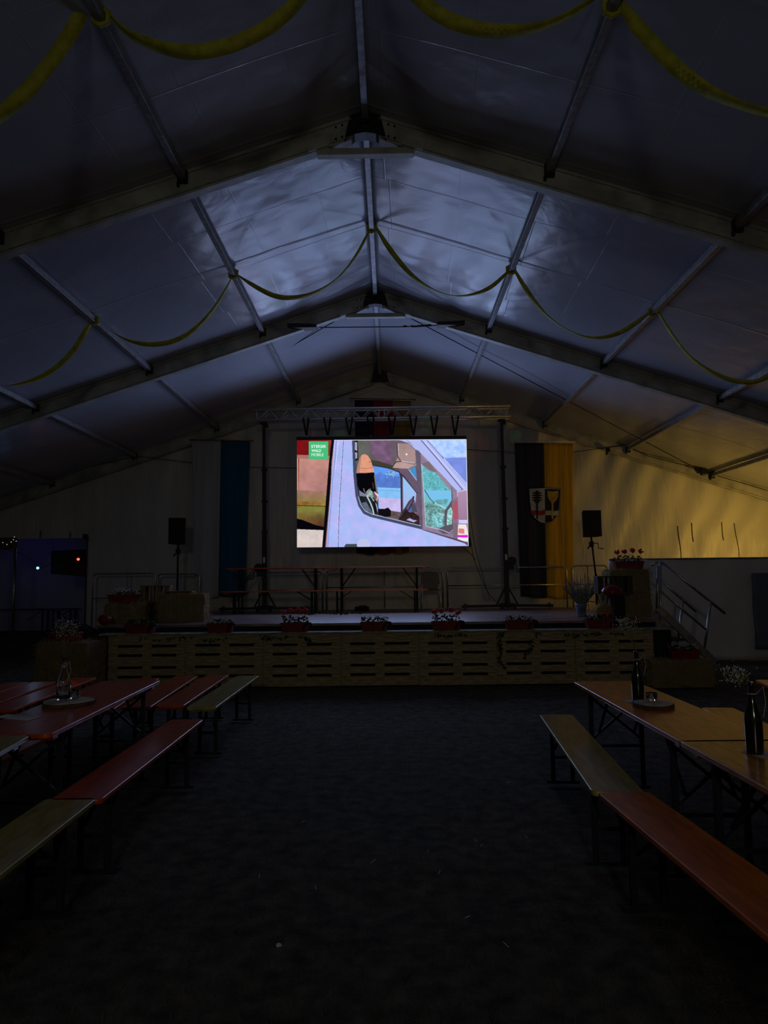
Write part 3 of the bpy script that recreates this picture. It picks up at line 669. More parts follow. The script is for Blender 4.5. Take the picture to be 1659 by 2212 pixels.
rail(560, 696, 1236, 1275, YG, DZ, None, 'guard rail behind the left lifting tower and tables')
rail(705, 956, 1231, 1268, YG, DZ, 830, 'guard rail behind the right beer table and chair')
rail(966, 1223, 1226, 1264, YG, DZ, None, 'long guard rail behind the right lifting tower')
rail(1236, 1312, 1222, 1262, YG, .0, 1269, 'short guard rail behind the right speaker stand')

# ------------------------------------------------------------------ beer tables and benches
def plank(mb, w, L_, th, zc, r=.035):
    P = []
    for (cx_, cy_, a0) in ((w/2-r, L_/2-r, 0), (-w/2+r, L_/2-r, PI/2), (-w/2+r, -L_/2+r, PI), (w/2-r, -L_/2+r, 3*PI/2)):
        for k in range(5): a = a0+PI/2*k/4; P.append((cx_+r*math.cos(a), cy_+r*math.sin(a)))
    mb.prism(P, zc-th/2, zc+th/2, 'xy')
def make_trestle(name, label, cat, w, L_, h, m_, group, top_name):
    """long axis along local y, origin on the ground at the centre"""
    t = thing(name, label, cat, (0,0,0), 0, group)
    mb = MB(); plank(mb, w, L_, .027, h-.0135); build(top_name, mb, m_, t, .006, seg=3)
    lx = w/2-.06
    for sy in (-1, 1):
        ye = sy*(L_/2-.28)
        mb = MB(); mb.box((0, sy*(L_/2-.13), h-.04), (w-.05, .07, .026)); build('batten', mb, m_, t, .003)
        for sx in (-1, 1):
            mb = MB(); mb.box((sx*lx, ye, (h-.03)/2), (.032, .032, h-.03)); build('leg', mb, M['legsteel'], t, .003)
        for zz, ww in ((h-.045, .03), (h*.42, .022), (.012, .022)): fr = MB(); fr.box((0, ye, zz), (2*lx+(.1 if zz < .1 else 0), ww, ww)); build('crossbar', fr, M['legsteel'], t)
        if h > .6:
            for s2 in (-1, 1): fr = MB(); fr.beam((-lx*s2, ye, h*.48), (lx*s2, ye, h-.08), .018, .018); build('cross_brace', fr, M['legsteel'], t)
        for sx in (-1, 1): mb = MB(); mb.beam((sx*lx*.7, ye, h*.55), (sx*lx*.7, ye-sy*.3, h-.03), .016, .016); build('folding_strut', mb, M['legsteel'], t)
    return t
BH, TH = .48, .77
protos = {}
def place(kind, mkey, fr_px, nr_px, label, group, side='R', h=None, L_=2.2):
    """fr_px, nr_px: the far and the near corner of the long edge on that side"""
    h = h or (BH if kind == 'bench' else TH); w = .27 if kind == 'bench' else .50
    a = at_z(*fr_px, h); b = at_z(*nr_px, h); d = (a-b); d.z = 0; d.normalize()
    nrm = Vector((-d.y, d.x, 0)) if side == 'R' else Vector((d.y, -d.x, 0))   # towards the board's middle
    c = a-d*(L_/2)+nrm*(w/2); rz = math.atan2(d.y, d.x)-PI/2
    return put(kind, mkey, (c.x, c.y), rz, label, group)
def put(kind, mkey, xy, rz, label, group, z=0, h=None):
    key = (kind, mkey, h)
    if key not in protos:
        if kind == 'bench': o = make_trestle('beer_bench', label, 'bench', .27, 2.2, h or BH, M[mkey], group, 'seat')
        else: o = make_trestle('beer_table', label, 'table', .50, 2.2, h or TH, M[mkey], group, 'tabletop')
        protos[key] = o; o.location = (xy[0], xy[1], z); o.rotation_euler = (0,0,rz); o['label'] = label; o['group'] = group; return o
    o = dup(protos[key], (xy[0], xy[1], z), rz, label); o['group'] = group; return o
GL, GR = 'benches and tables left of the aisle', 'benches and tables right of the aisle'
# left block
place('table', 'red', (347,1469), (94,1593), 'red beer table left of the aisle with a glass bottle on a wooden disc', GL)
place('table', 'yellow', (66,1588), (-225,1750), 'olive-yellow table top cut off by the left frame edge', GL)
place('bench', 'red', (440,1553), (228,1719), 'red bench beside the aisle on the left, in front of the red table', GL)
place('bench', 'yellow', (210,1723), (-90,1960), 'yellow bench nearest the camera on the left', GL)
place('bench', 'yellow', (560,1459), (450,1539), 'olive-yellow bench nearest the stage, right of three red ones', GL)
place('bench', 'red', (495,1457), (381,1534), 'red bench beside the olive-yellow one near the stage', GL)
place('bench', 'red', (428,1459), (318,1531), 'red bench between two red benches near the stage, left of the aisle', GL)
place('bench', 'red', (345,1464), (225,1545), 'red bench mostly hidden behind the red table with the bottle', GL)
place('bench', 'red', (210,1463), (38,1529), 'red bench at the far left catching a red bulb reflection', GL)
place('bench', 'red', (122,1472), (-60,1538), 'purple-tinged red bench far left, behind the glass bottle', GL)
place('bench', 'red', (66,1473), (-140,1540), 'dark red bench at the left frame edge near the stage', GL)
place('bench', 'red', (195,1545), (45,1622), 'red bench almost hidden under the left edge of the red table', GL)
# right block
place('table', 'orange', (1238,1472), (1464,1598), 'reddish-orange beer table right of the aisle nearest the stage, with wooden disc and bottle', GR, 'L')
place('table', 'knotty', (1466,1599), (1990,1885), 'worn orange wooden table at the right frame edge with a dark bottle', GR, 'L')
place('bench', 'yellow', (1165,1543), (1276,1705), 'olive-yellow bench beside the aisle on the right', GR, 'L')
place('bench', 'orange', (1292,1712), (1659,2022), 'long orange-red bench nearest the camera on the right', GR, 'L')
place('bench', 'orange', (1514,1528), (1580,1563), 'orange bench on the far side of the right tables', GR, 'L')
#place('bench', 'orange', (1600,1590), (1760,1680), 'orange bench glimpsed behind the right frame-edge table', GR, 'L')
place('table', 'orange', (1630,1468), (1930,1600), 'corner of a second-row orange table at the right frame edge', GR, 'L')
# on the stage, lying across
def put_x(kind, mkey, x0, x1, ytop, ybot, depth, label, hh):
    a = at_y(x0, ytop, depth); b = at_y(x1, ytop, depth); put(kind, mkey, ((a.x+b.x)/2, depth), PI/2, label, 'tables and benches on the stage', DZ, hh)
put_x('bench', 'red', 481, 699, 1273, 1317, 15.25, 'left red bench standing across the stage', None)
put_x('bench', 'red', 704, 920, 1270, 1317, 15.25, 'right red bench standing across the stage', None)
put_x('table', 'red', 495, 707, 1228, 1317, 15.72, 'left tall red table standing across the stage', .97)
put_x('table', 'red', 714, 924, 1223, 1317, 15.72, 'right tall red table standing across the stage', .97)
# chair
p = at_z(931, 1308, DZ); yy = 16.45; cx = at_y(931, 1300, yy).x
t = thing('stacking_chair', 'brown moulded wooden chair with chrome legs at the back of the stage', 'chair', (cx, yy, DZ))
mb = MB(); P = [(-.20,.50),(-.215,.62),(-.20,.80),(-.12,.86),(.12,.86),(.20,.80),(.215,.62),(.20,.50),(.13,.46),(-.13,.46)]
mb.prism([(cx+a, DZ+b) for a, b in P], yy+.18, yy+.195); build('backrest', mb, M['chairwood'], t, .006)
mb = MB(); mb.box((cx, yy, DZ+.45), (.42,.42,.018)); build('seat', mb, M['chairwood'], t, .02)
for sx in (-1,1):
    for sy in (-1,1):
        mb = MB(); mb.tube([(cx+sx*.22, yy+sy*.22, DZ+.005), (cx+sx*.19, yy+sy*.18, DZ+.44)]+([(cx+sx*.185, yy+.2, DZ+.7)] if sy > 0 else []), .012, 8); build('leg', mb, M['chrome'], t, smooth=True)
p = at_z(791, 1310, DZ); t = thing('floor_case', 'small black case lying on the deck behind the right bench', 'case', (p.x, 16.3, DZ))
mb = MB(); mb.box((p.x, 16.3, DZ+.045), (.32,.2,.09)); build('body', mb, M['blackcloth'], t, .015); mb = MB(); mb.box((p.x+.02, 16.3, DZ+.1), (.18,.04,.03)); build('handle', mb, M['black'], t, .008)

# ------------------------------------------------------------------ lifting towers, truss and slings
YT = 16.2
def tower(xt, yt_px, xb, yb_px, label, side):
    top = at_y(xt, yt_px, YT); bot = Vector((at_y(xb, yb_px, YT).x, YT, DZ)); dx = top-bot
    def along(f, ox=0, oy=0): return bot+dx*f+Vector((ox, oy, 0))
    t = thing('lifting_tower', label, 'tower', tuple(bot), 0, 'lifting towers carrying the truss')
    mb = MB(); mb.beam(along(.03), along(.42), .10, .10, (0,1,0)); build('lower_mast', mb, M['black'], t, .008)
    mb = MB(); mb.beam(along(.42), along(.75), .08, .08, (0,1,0)); build('middle_mast', mb, M['black'], t, .006)
    mb = MB(); mb.beam(along(.75), along(1), .065, .065, (0,1,0)); build('upper_mast', mb, M['black'], t, .006)
    for f in (.42, .58, .75): mb = MB(); mb.box(along(f, .05), (.05, .06, .05)); mb.box(along(f), (.11,.11,.04)); build('collar', mb, M['black'], t)
    mb = MB(); mb.box(along(1), (.16,.12,.05)); mb.box(along(.985, .05), (.1,.08,.06)); build('head_plate', mb, M['black'], t, .01)
    for sx in (-1, 1):
        mb = MB(); mb.beam(bot+Vector((sx*.08,0,.08)), bot+Vector((sx*1.02,0,.07)), .06, .06); mb.tube([bot+Vector((sx*.95,0,.12)), bot+Vector((sx*.95,0,.0))], .012, 6); mb.lathe(bot+Vector((sx*.95,0,0)), [(.04,0),(.04,.01)], 10); mb.box(bot+Vector((sx*.93,0,.12)), (.07,.03,.02)); build('outrigger', mb, M['black'], t)
        mb = MB(); mb.beam(bot+Vector((sx*.24,0,.09)), along(.115, sx*.03), .035, .035, (0,1,0)); build('brace', mb, M['black'], t)
    mb = MB(); mb.beam(bot+Vector((0,-.08,.08)), bot+Vector((0.0,-.22,.07)), .06, .06); build('outrigger', mb, M['black'], t); mb = MB(); mb.beam(bot+Vector((0,.08,.08)), bot+Vector((0,.55,.06)), .06, .06); build('outrigger', mb, M['black'], t)
    mb = MB(); mb.box(bot+Vector((0,0,.09)), (.34,.3,.09))
    build('base', mb, M['black'], t, .02)
    for sx in (-1,1): mb = MB(); mb.lathe(bot+Vector((sx*.15-.02,-.12,.05)), [(.05,0),(.05,.035)], 14, (1,0,0)); build('wheel', mb, M['black'], t)
    w_ = MB(); wz = .98 if side < 0 else 1.07
    s_ = -1 if side < 0 else 1
    c = bot+dx*(wz/dx.length)+Vector((s_*.12,-.06,0))
    w_.lathe(c-Vector((0,.06,0)), [(.10,0),(.10,.03),(.055,.03),(.055,.09),(.10,.09),(.10,.12)], 18, (0,1,0)); w_.box(c-Vector((s_*.03,0,.13)), (.14,.1,.12)); wn = build('winch', w_, M['black'], t)
    mb = MB(); mb.tube([c+Vector((s_*.08,-.06,-.06)), c+Vector((s_*.11,-.06,-.24)), c+Vector((s_*.26,-.06,-.25))], .012, 6); build('crank', mb, M['black'], wn)
    mb = MB(); mb.box(bot+dx*.27+Vector((0,-.056,0)), (.05,.006,.13)); build('rating_plate', mb, M['paper'], t)
    return top
tL = tower(570, 915, 572, 1312, 'left black lifting tower holding up the truss', -1)
tR = tower(1083, 908, 1096, 1307, 'right black lifting tower holding up the truss', 1)
a0, a1 = at_y(549, 899, YT), at_y(1101, 890, YT)
t = thing('lighting_truss', 'long silver four-chord truss spanning the two lifting towers', 'truss', tuple((a0+a1)/2))
ax = (a1-a0).normalized(); hz = Vector((-ax.z, 0, ax.x)); TW = .12
for sy in (-1, 1):
    for sz in (-1, 1):
        o_ = Vector((0, sy*TW, 0))+hz*sz*TW; mb = MB(); mb.tube([a0+o_, a1+o_], .025, 10); build('chord', mb, M['chrome'], t, smooth=True)
Lt = (a1-a0).length; nb = 24; br = []
for sy in (-1, 1):
    mb = MB()
    for i in range(nb):
        f0 = .12+(Lt-.24)*i/nb; f1 = .12+(Lt-.24)*(i+1)/nb; s_ = 1 if i % 2 else -1
        mb.tube([a0+ax*f0+hz*TW*s_+Vector((0,sy*TW,0)), a0+ax*f1-hz*TW*s_+Vector((0,sy*TW,0))], .009, 6)
    for f in (.08, Lt/2-.06, Lt/2+.06, Lt-.08): mb.tube([a0+ax*f+hz*TW+Vector((0,sy*TW,0)), a0+ax*f-hz*TW+Vector((0,sy*TW,0))], .012, 6)
    build('lacing', mb, M['chrome'], t, smooth=True)
mb = MB()
for i in range(nb):
    f0 = .12+(Lt-.24)*i/nb; f1 = .12+(Lt-.24)*(i+1)/nb; s_ = 1 if i % 2 else -1
    for sz in (-1,1): mb.tube([a0+ax*f0+Vector((0,TW*s_,0))+hz*sz*TW, a0+ax*f1-Vector((0,TW*s_,0))+hz*sz*TW], .009, 6)
build('lacing', mb, M['chrome'], t, smooth=True)
# slings
sl = [662, 708, 755, 801, 847, 893, 938, 983]
for i, sx in enumerate(sl):
    tilt_y = -9*(sx-825)/552*.55
    bt = at_y(sx, 943+tilt_y*.3, YT-.02); zt = (a0+ax*((bt.x-a0.x)/ax.x)).z-TW-.02
    t = thing('webbing_sling', 'black webbing sling, number of eight along the truss', 'strap', tuple(bt), 0, 'black slings between truss and screen')
    names8 = ['leftmost black sling hanging from the truss','second black sling from the left under the truss','third black sling from the left, just left of the tricolour flag','fourth black sling from the left, over the dark flag stripe','fifth black sling from the left, over the tricolour flag','third black sling from the right under the truss','second black sling from the right under the truss','rightmost black sling hanging from the truss']
    t['label'] = names8[i]
    mb = MB(); hw = .07 if i != 0 else .055
    for s_ in (-1, 1):
        P = [bt+Vector((s_*.006,0,.03)), Vector((bt.x+s_*hw*.5, YT-.07, bt.z+.5*(zt-bt.z))), Vector((bt.x+s_*hw, YT-TW-.03, zt)), Vector((bt.x+s_*hw, YT-TW-.03, zt+.05))]
        for q in range(3): mb.beam(P[q], P[q+1], .042, .006, (1,0,0) if False else (0,1,0))
        mb.beam(P[0], P[1], .034, .012, (0,1,0))
    build('band', mb, M['strap'], t)
    mb = MB(); mb.tube([bt+Vector((.016*math.sin(a), 0, .016*math.cos(a)+.012)) for a in np.linspace(0, 6.28, 9)], .006, 5); mb.box(bt-Vector((0,0,.012)), (.03,.03,.03)); build('shackle', mb, M['galv'], t)

# ------------------------------------------------------------------ video wall
YS = 16.0
cTL, cTR, cBR, cBL = at_y(641.5,951,YS), at_y(1007.5,949,YS), at_y(1012,1179.5,YS), at_y(641.5,1182.5,YS)
A_ = lambda x, y: (600+x/3.19, 840+y/3.19)       # two zoomed views of the photograph used for reading the picture off
B_ = lambda x, y: (750+x/5.925, 940+y/5.925)
GX, GY = 370*2, 235*2      # drawn twice as fine, then averaged
uu, vv = np.meshgrid((np.arange(GX)+.5)/GX, (np.arange(GY)+.5)/GY)
TLp, TRp, BRp, BLp = (641.5,951), (1007.5,949), (1012,1179.5), (641.5,1182.5)
PX = (1-vv)*((1-uu)*TLp[0]+uu*TRp[0])+vv*((1-uu)*BLp[0]+uu*BRp[0]); PYY = (1-vv)*((1-uu)*TLp[1]+uu*TRp[1])+vv*((1-uu)*BLp[1]+uu*BRp[1])
IMG = np.zeros((GY, GX, 3))
AX = (PX-600)*3.19; AY = (PYY-840)*3.19
def lat(freq, seed):
    r = np.random.default_rng(seed).random((64, 64)); x = AX/freq % 63; y = AY/freq % 63; xi = x.astype(int); yi_ = y.astype(int); fx = x-xi; fy = y-yi_; fx = fx*fx*(3-2*fx); fy = fy*fy*(3-2*fy)
    return (r[yi_, xi]*(1-fx)+r[yi_, xi+1]*fx)*(1-fy)+(r[yi_+1, xi]*(1-fx)+r[yi_+1, xi+1]*fx)*fy
def fbm(freq, seed): return .55*lat(freq, seed)+.3*lat(freq/2, seed+1)+.15*lat(freq/4, seed+2)
def inpoly(P):
    ins = np.zeros(AX.shape, bool); n = len(P)
    for i in range(n):
        x1, y1 = P[i]; x2, y2 = P[(i+1) % n]
        if y1 == y2: continue
        c_ = ((y1 > AY) != (y2 > AY)) & (AX < (x2-x1)*(AY-y1)/(y2-y1)+x1); ins ^= c_
    return ins
def cvt(P, B): return [((B_(*p)[0]-600)*3.19, (B_(*p)[1]-840)*3.19) for p in P] if B else P
def fill(P, c, B=False, c2=None, axis='y', nz=0, fr=30, seed=1):
    P = cvt(P, B); m_ = inpoly(P); col = np.ones(AX.shape+(3,))*np.array(c)/255.
    if c2 is not None:
        T = AY if axis == 'y' else AX; lo = min(p[1 if axis == 'y' else 0] for p in P); hi = max(p[1 if axis == 'y' else 0] for p in P); f = np.clip((T-lo)/(hi-lo), 0, 1)[..., None]; col = col*(1-f)+f*np.array(c2)/255.
    if nz: col = col*(1+nz*(fbm(fr, seed)-.5)[..., None])
    IMG[m_] = np.clip(col[m_], 0, 1)
def line(P, w, c, B=False):
    P = cvt(P, B); m_ = np.zeros(AX.shape, bool)
    for i in range(len(P)-1):
        x1, y1 = P[i]; x2, y2 = P[i+1]; dx, dy = x2-x1, y2-y1; L2 = dx*dx+dy*dy+1e-9; t_ = np.clip(((AX-x1)*dx+(AY-y1)*dy)/L2, 0, 1); m_ |= ((AX-x1-t_*dx)**2+(AY-y1-t_*dy)**2) < (w/2)**2
    IMG[m_] = np.array(c)/255.
def ell(cx_, cy_, rx, ry, c, B=False, rot=0):
    (cx_, cy_), = cvt([(cx_, cy_)], B); k = 3.19/5.925 if B else 1; X = AX-cx_; Y = AY-cy_; cr, sr = math.cos(rot), math.sin(rot); m_ = ((X*cr+Y*sr)/(rx*k))**2+((-X*sr+Y*cr)/(ry*k))**2 < 1; IMG[m_] = np.array(c)/255.
# van body base
fill([(0,0),(1700,0),(1700,1300),(0,1300)], (172,182,240))
b1_ = fbm(60, 11)[..., None]; b2_ = fbm(45, 31)[..., None]
IMG[:] = np.clip(IMG*(1-.08*(b1_-.5))+np.array([.16,-.02,.01])*(b2_-.5)+(AX[..., None]-600)/9000*.2, 0, 1)
# second, reddish van at the left
fill([(120,350),(388,350),(370,640),(335,1100),(120,1100)], (196,140,128), c2=(150,105,108), nz=.25, fr=60)
fill([(120,350),(388,350),(378,465),(120,465)], (118,8,16), c2=(120,50,40), axis='x', nz=.5, fr=40)
fill([(120,455),(380,463),(372,492),(120,480)], (160,110,105)); fill([(120,478),(148,478),(142,745),(120,745)], (150,70,40)); line([(136,480),(136,745)], 5, (220,190,180))
fill([(128,700),(360,710),(350,790),(128,800)], (160,116,104), c2=(132,118,62), nz=.25, fr=50)
fill([(128,775),(345,790),(335,830),(128,812)], (150,110,50), nz=.6, fr=40); line([(130,806),(340,812)], 5, (60,40,25))
fill([(128,812),(338,815),(325,975),(128,970)], (112,120,56), c2=(104,50,38), nz=.5, fr=60, seed=5)
fill([(128,895),(170,905),(260,940),(325,955),(320,978),(128,972)], (6,4,10))
fill([(128,968),(318,975),(306,1100),(128,1100)], (210,196,192), nz=.12)
fill([(372,350),(390,350),(372,500),(366,640),(352,820),(326,1100),(306,1100),(322,900),(338,700),(352,520)], (8,9,18))
line([(404,350),(396,480),(378,640),(368,800),(345,1090)], 4, (120,130,190)); line([(416,360),(406,480),(395,560)], 3, (215,225,255))
line([(453,350),(440,560),(425,800),(416,1095)], 3, (45,48,80)); line([(449,350),(436,560),(421,800),(412,1095)], 2, (225,228,255))
# cab window
fill([(512,350),(528,350),(548,640),(562,750),(588,820),(640,862),(985,945),(1010,965),(985,968),(640,885),(590,862),(556,810),(536,740),(522,600)], (62,72,100))
fill([(528,350),(830,350),(905,375),(950,420),(985,945),(640,862),(588,820),(562,750),(548,640)], (92,96,88), c2=(110,84,110), axis='x', nz=.3, fr=50)
fill([(528,350),(552,350),(556,490),(536,500)], (22,22,30)); fill([(532,365),(548,370),(548,430),(532,420)], (170,165,190)); fill([(534,440),(548,440),(548,480),(536,482)], (175,170,195))
fill([(640,350),(760,350),(790,440),(780,530),(700,500),(640,440)], (112,84,112), nz=.4, fr=40)
fill([(552,480),(700,500),(820,540),(840,560),(660,530),(560,600)], (62,60,48))
# overhead shelf
fill([(822,375),(905,378),(948,425),(955,530),(905,552),(790,545),(825,480)], (160,134,132), nz=.15)
for q in range(6): line([(850,420+q*15),(945,430+q*15)], 3, (176,150,150))
line([(822,375),(828,470),(850,500),(945,520)], 6, (70,52,58)); line([(830,380),(835,465)], 3, (215,200,205)); line([(845,498),(890,506),(940,515)], 5, (205,195,215)); line([(790,540),(815,505),(850,500)], 5, (40,32,38))
fill([(805,520),(860,505),(945,525),(900,552),(800,548)], (180,148,146), nz=.1); ell(888,452,7,7,(235,225,225))
# far side window
fill([(655,533),(700,540),(800,562),(835,580),(845,612),(848,850),(690,830),(695,760),(668,640)], (92,150,235), nz=.12, fr=50)
fill([(662,600),(700,582),(760,600),(845,606),(846,690),(690,684),(668,640)], (84,120,200), nz=.2, fr=30)
fill([(690,684),(846,690),(848,760),(694,752)], (128,188,238), nz=.08); line([(690,684),(848,690)], 4, (150,200,250)); line([(700,700),(846,708)], 3, (90,150,215))
fill([(694,752),(848,760),(848,852),(700,830)], (196,182,232), nz=.15, fr=30)
for q in range(26):
    a = rng.random()*6.28; x0 = 780+rng.normal()*22; y0 = 585+rng.normal()*14; line([(x0,y0),(x0+9*math.cos(a),y0+9*math.sin(a))], 2.5, [(225,225,150),(180,190,150),(60,80,90),(240,240,230)][q % 4])
fill([(862,600),(880,610),(955,718),(950,790),(930,745),(905,770),(866,840)], (140,196,238), c2=(165,178,230))
line([(852,590),(854,850)], 9, (40,40,58)); line([(650,528),(760,545),(838,575),(850,610)], 8, (50,46,62)); line([(862,598),(960,720)], 8, (42,38,52))
fill([(850,575),(905,558),(975,690),(960,720)], (100,84,106)); fill([(903,558),(950,535),(958,632)], (64,140,196)); line([(903,558),(958,632)], 4, (190,200,235))
fill([(950,420),(985,430),(1012,962),(985,962),(968,800)], (96,86,106), nz=.15)
# woman in an orange knitted hat
fill([(543,640),(560,705),(600,700),(640,730),(690,790),(698,868),(640,862),(590,822),(562,750)], (26,32,38), nz=.9, fr=16)
fill([(575,790),(610,780),(640,830),(655,862),(610,845)], (92,100,120), nz=.5, fr=14); line([(612,735),(640,790),(655,830),(662,862)], 9, (190,205,205)); line([(640,740),(680,800),(694,860)], 7, (170,180,185)); line([(668,780),(672,850)], 10, (12,14,22))
fill([(560,700),(600,700),(615,740),(600,745),(565,740)], (120,122,150)); fill([(600,690),(650,700),(660,750),(620,745)], (140,165,160), nz=.6, fr=10)
fill([(541,584),(664,578),(676,630),(682,680),(690,722),(660,715),(630,690),(600,725),(562,702),(548,660)], (6,6,12)); line([(668,600),(676,660),(684,715)], 9, (120,110,104)); line([(655,650),(662,690)], 5, (95,60,50))
line([(672,720),(690,745),(684,768)], 9, (240,150,160)); line([(668,712),(694,738)], 5, (250,225,230)); line([(600,715),(592,690)], 5, (150,130,120)); line([(620,715),(640,690)], 5, (130,105,90))
fill([(541,582),(552,525),(562,480),(580,456),(600,450),(622,462),(640,490),(655,535),(665,560),(665,577),(600,583)], (218,150,122), nz=.1, fr=20); fill([(541,582),(552,525),(562,480),(580,460),(572,510),(562,583)], (170,128,122)); line([(566,548),(615,552),(660,540)], 3, (170,95,70)); line([(632,500),(637,508)], 4, (120,60,60))
# arms, wheel and dashboard
fill([(690,828),(735,830),(760,820),(785,845),(782,880),(740,885),(692,868)], (16,14,18)); fill([(780,842),(810,850),(830,880),(838,893),(800,888),(780,878)], (92,74,66), nz=.4, fr=14)
fill([(860,850),(895,820),(945,860),(975,880),(978,940),(835,905)], (48,32,30), nz=.6, fr=20); fill([(885,905),(910,892),(935,905),(960,908),(940,922)], (170,172,225)); ell(915,830,24,24,(86,92,150)); fill([(910,790),(945,800),(965,850),(930,850)], (70,74,90))
line([(936,746),(920,765),(890,810),(862,850),(836,896)], 10, (58,58,70)); line([(938,748),(934,775),(905,830),(870,875),(838,898)], 6, (28,28,36)); line([(930,748),(905,775)], 3, (180,180,205))
line([(556,745),(572,800),(605,845),(650,866),(985,945)], 4, (190,198,225))
# door and triangular window
fill([(880,350),(940,380),(992,430),(1195,665),(1235,705),(1240,1045),(1000,968),(985,430),(950,405)], (140,122,146), nz=.1, fr=24)
for q in range(9): line([(958,415+q*14),(1010+q*8,415+q*14)], 2, (118,100,120))
line([(940,392),(985,432),(1200,690)], 5, (80,68,84)); fill([(985,455),(1010,450),(1190,668),(1200,700),(1195,705)], (150,130,152))
fill([(990,520),(1195,705),(1200,780),(1165,830),(1160,905),(1150,1000),(1135,972),(1020,948)], (110,180,196), c2=(120,190,190))
fill([(990,520),(1045,560),(1100,580),(1040,500)], (120,104,112)); fill([(994,530),(1040,565),(1090,580),(1180,690),(1190,702),(1005,700)], (98,176,186), nz=.6, fr=9, seed=8)
fill([(1003,700),(1195,703),(1198,760),(1165,800),(1050,770),(1010,720)], (118,190,232)); fill([(1080,770),(1180,760),(1160,800),(1100,800)], (98,160,170), nz=.4, fr=10)
fill([(1010,780),(1090,790),(1155,840),(1150,975),(1135,972),(1020,948)], (104,150,150), nz=.9, fr=8, seed=9); fill([(1060,860),(1140,870),(1140,955),(1070,950)], (120,185,190), nz=1.0, fr=8, seed=12)
line([(1012,700),(1050,760),(1080,790)], 6, (60,90,90)); line([(1085,790),(1165,830)], 5, (200,225,225)); line([(1100,858),(1150,872)], 6, (190,215,220))
fill([(1150,840),(1200,775),(1208,985),(1190,1000),(1140,1000),(1100,970),(1150,945)], (92,82,98)); fill([(1172,840),(1195,815),(1205,850),(1198,935),(1165,942),(1165,880)], (150,205,200), nz=.8, fr=9)
line([(1200,700),(1202,770),(1160,840),(1148,920)], 5, (84,74,92)); line([(1020,948),(1135,975),(1185,995),(1205,975)], 4, (205,195,225))
line([(990,520),(1008,700),(1020,948)], 4, (180,200,210))
fill([(1200,780),(1245,740),(1245,960),(1212,985)], (140,104,124), nz=.2)
# bonnet pillar, sky, hills
fill([(895,350),(1040,350),(1305,670),(1312,735),(1245,712)], (176,184,238)); line([(985,350),(1105,490),(1275,700)], 5, (60,66,110)); line([(1030,355),(1305,665)], 4, (100,110,170)); line([(1015,365),(1290,690)], 3, (225,232,255))
fill([(1034,345),(1310,345),(1312,668)], (164,196,250)); m_ = inpoly([(1034,345),(1310,345),(1312,668)]); cl = fbm(24, 77)[..., None]; IMG[m_] = np.clip(IMG+(cl-.45)*np.array([.30,.2,.05]), 0, 1)[m_]
fill([(1148,482),(1190,476),(1312,474),(1312,668)], (120,140,222), nz=.15, fr=30); line([(1135,470),(1142,478)], 4, (60,80,140)); line([(1145,482),(1308,664)], 4, (230,238,255))
# mirror, lamp, handle
fill([(1240,712),(1262,698),(1300,700),(1312,720),(1314,915),(1290,928),(1258,925),(1244,890)], (172,142,172), c2=(150,120,150)); fill([(1205,800),(1240,780),(1246,900),(1212,905)], (168,82,100)); fill([(1246,905),(1310,905),(1300,930),(1262,930)], (205,200,245)); line([(1244,712),(1300,699)], 4, (220,215,245))
fill([(1205,930),(1320,930),(1320,1055),(1210,1040)], (120,104,118)); fill([(1243,935),(1300,935),(1312,1005),(1312,1050),(1240,1035)], (238,222,226)); fill([(1246,962),(1285,966),(1285,1000),(1246,995)], (214,130,120)); fill([(1240,1008),(1316,1008),(1316,1026),(1240,1024)], (220,30,205)); fill([(1240,1026),(1318,1026),(1318,1050),(1285,1052),(1240,1036)], (232,228,235))
fill([(985,965),(1215,1030),(1320,1062),(1320,1090),(1290,1065),(1210,1040),(1000,975)], (80,70,88))
fill([(460,1085),(470,1070),(560,1068),(655,1090),(655,1100),(460,1100)], (60,72,80)); ell(592,1078,46,46,(186,190,228)); line([(470,1092),(655,1092)], 6, (70,80,90))
IMG = IMG.reshape(235, 2, 370, 2, 3).mean((1, 3)); GX, GY = 370, 235
# bright rim pixels along the top and right
IMG[0:1, int(GX*.22):] = (.93,.95,1); IMG[:, -1:] = (.92,.94,1)
rows = (.985+.03*((np.arange(GY) % 2)))[:, None, None]; IMG = np.clip(IMG*rows, 0, 1)
LIN = np.where(IMG < .04045, IMG/12.92, ((IMG+.055)/1.055)**2.4)
t = thing('video_wall', 'large bright LED screen showing a person in an orange hat in a white van', 'screen', tuple((cBL+cBR)/2))
me = bpy.data.meshes.new('display'); base = (cBL+cBR)/2
U, Vv = np.meshgrid(np.arange(GX+1)/GX, np.arange(GY+1)/GY)
cs = [np.array(c) for c in (cTL, cTR, cBR, cBL)]
Pv = ((1-Vv)*(1-U))[..., None]*cs[0]+((1-Vv)*U)[..., None]*cs[1]+(Vv*U)[..., None]*cs[2]+(Vv*(1-U))[..., None]*cs[3]-np.array(base)
idx = np.arange((GX+1)*(GY+1)).reshape(GY+1, GX+1)
faces = np.stack([idx[1:, :-1], idx[1:, 1:], idx[:-1, 1:], idx[:-1, :-1]], -1).reshape(-1, 4)
me.from_pydata(Pv.reshape(-1, 3).tolist(), [], faces.tolist())
ca = me.color_attributes.new('picture', 'FLOAT_COLOR', 'CORNER')
buf = np.ones((GX*GY, 4, 4), np.float32); buf[:, :, :3] = LIN.reshape(-1, 1, 3); ca.data.foreach_set('color', buf.ravel())
mt = bpy.data.materials.new('led_picture'); mt.use_nodes = True; nt = mt.node_tree; nt.nodes.clear()
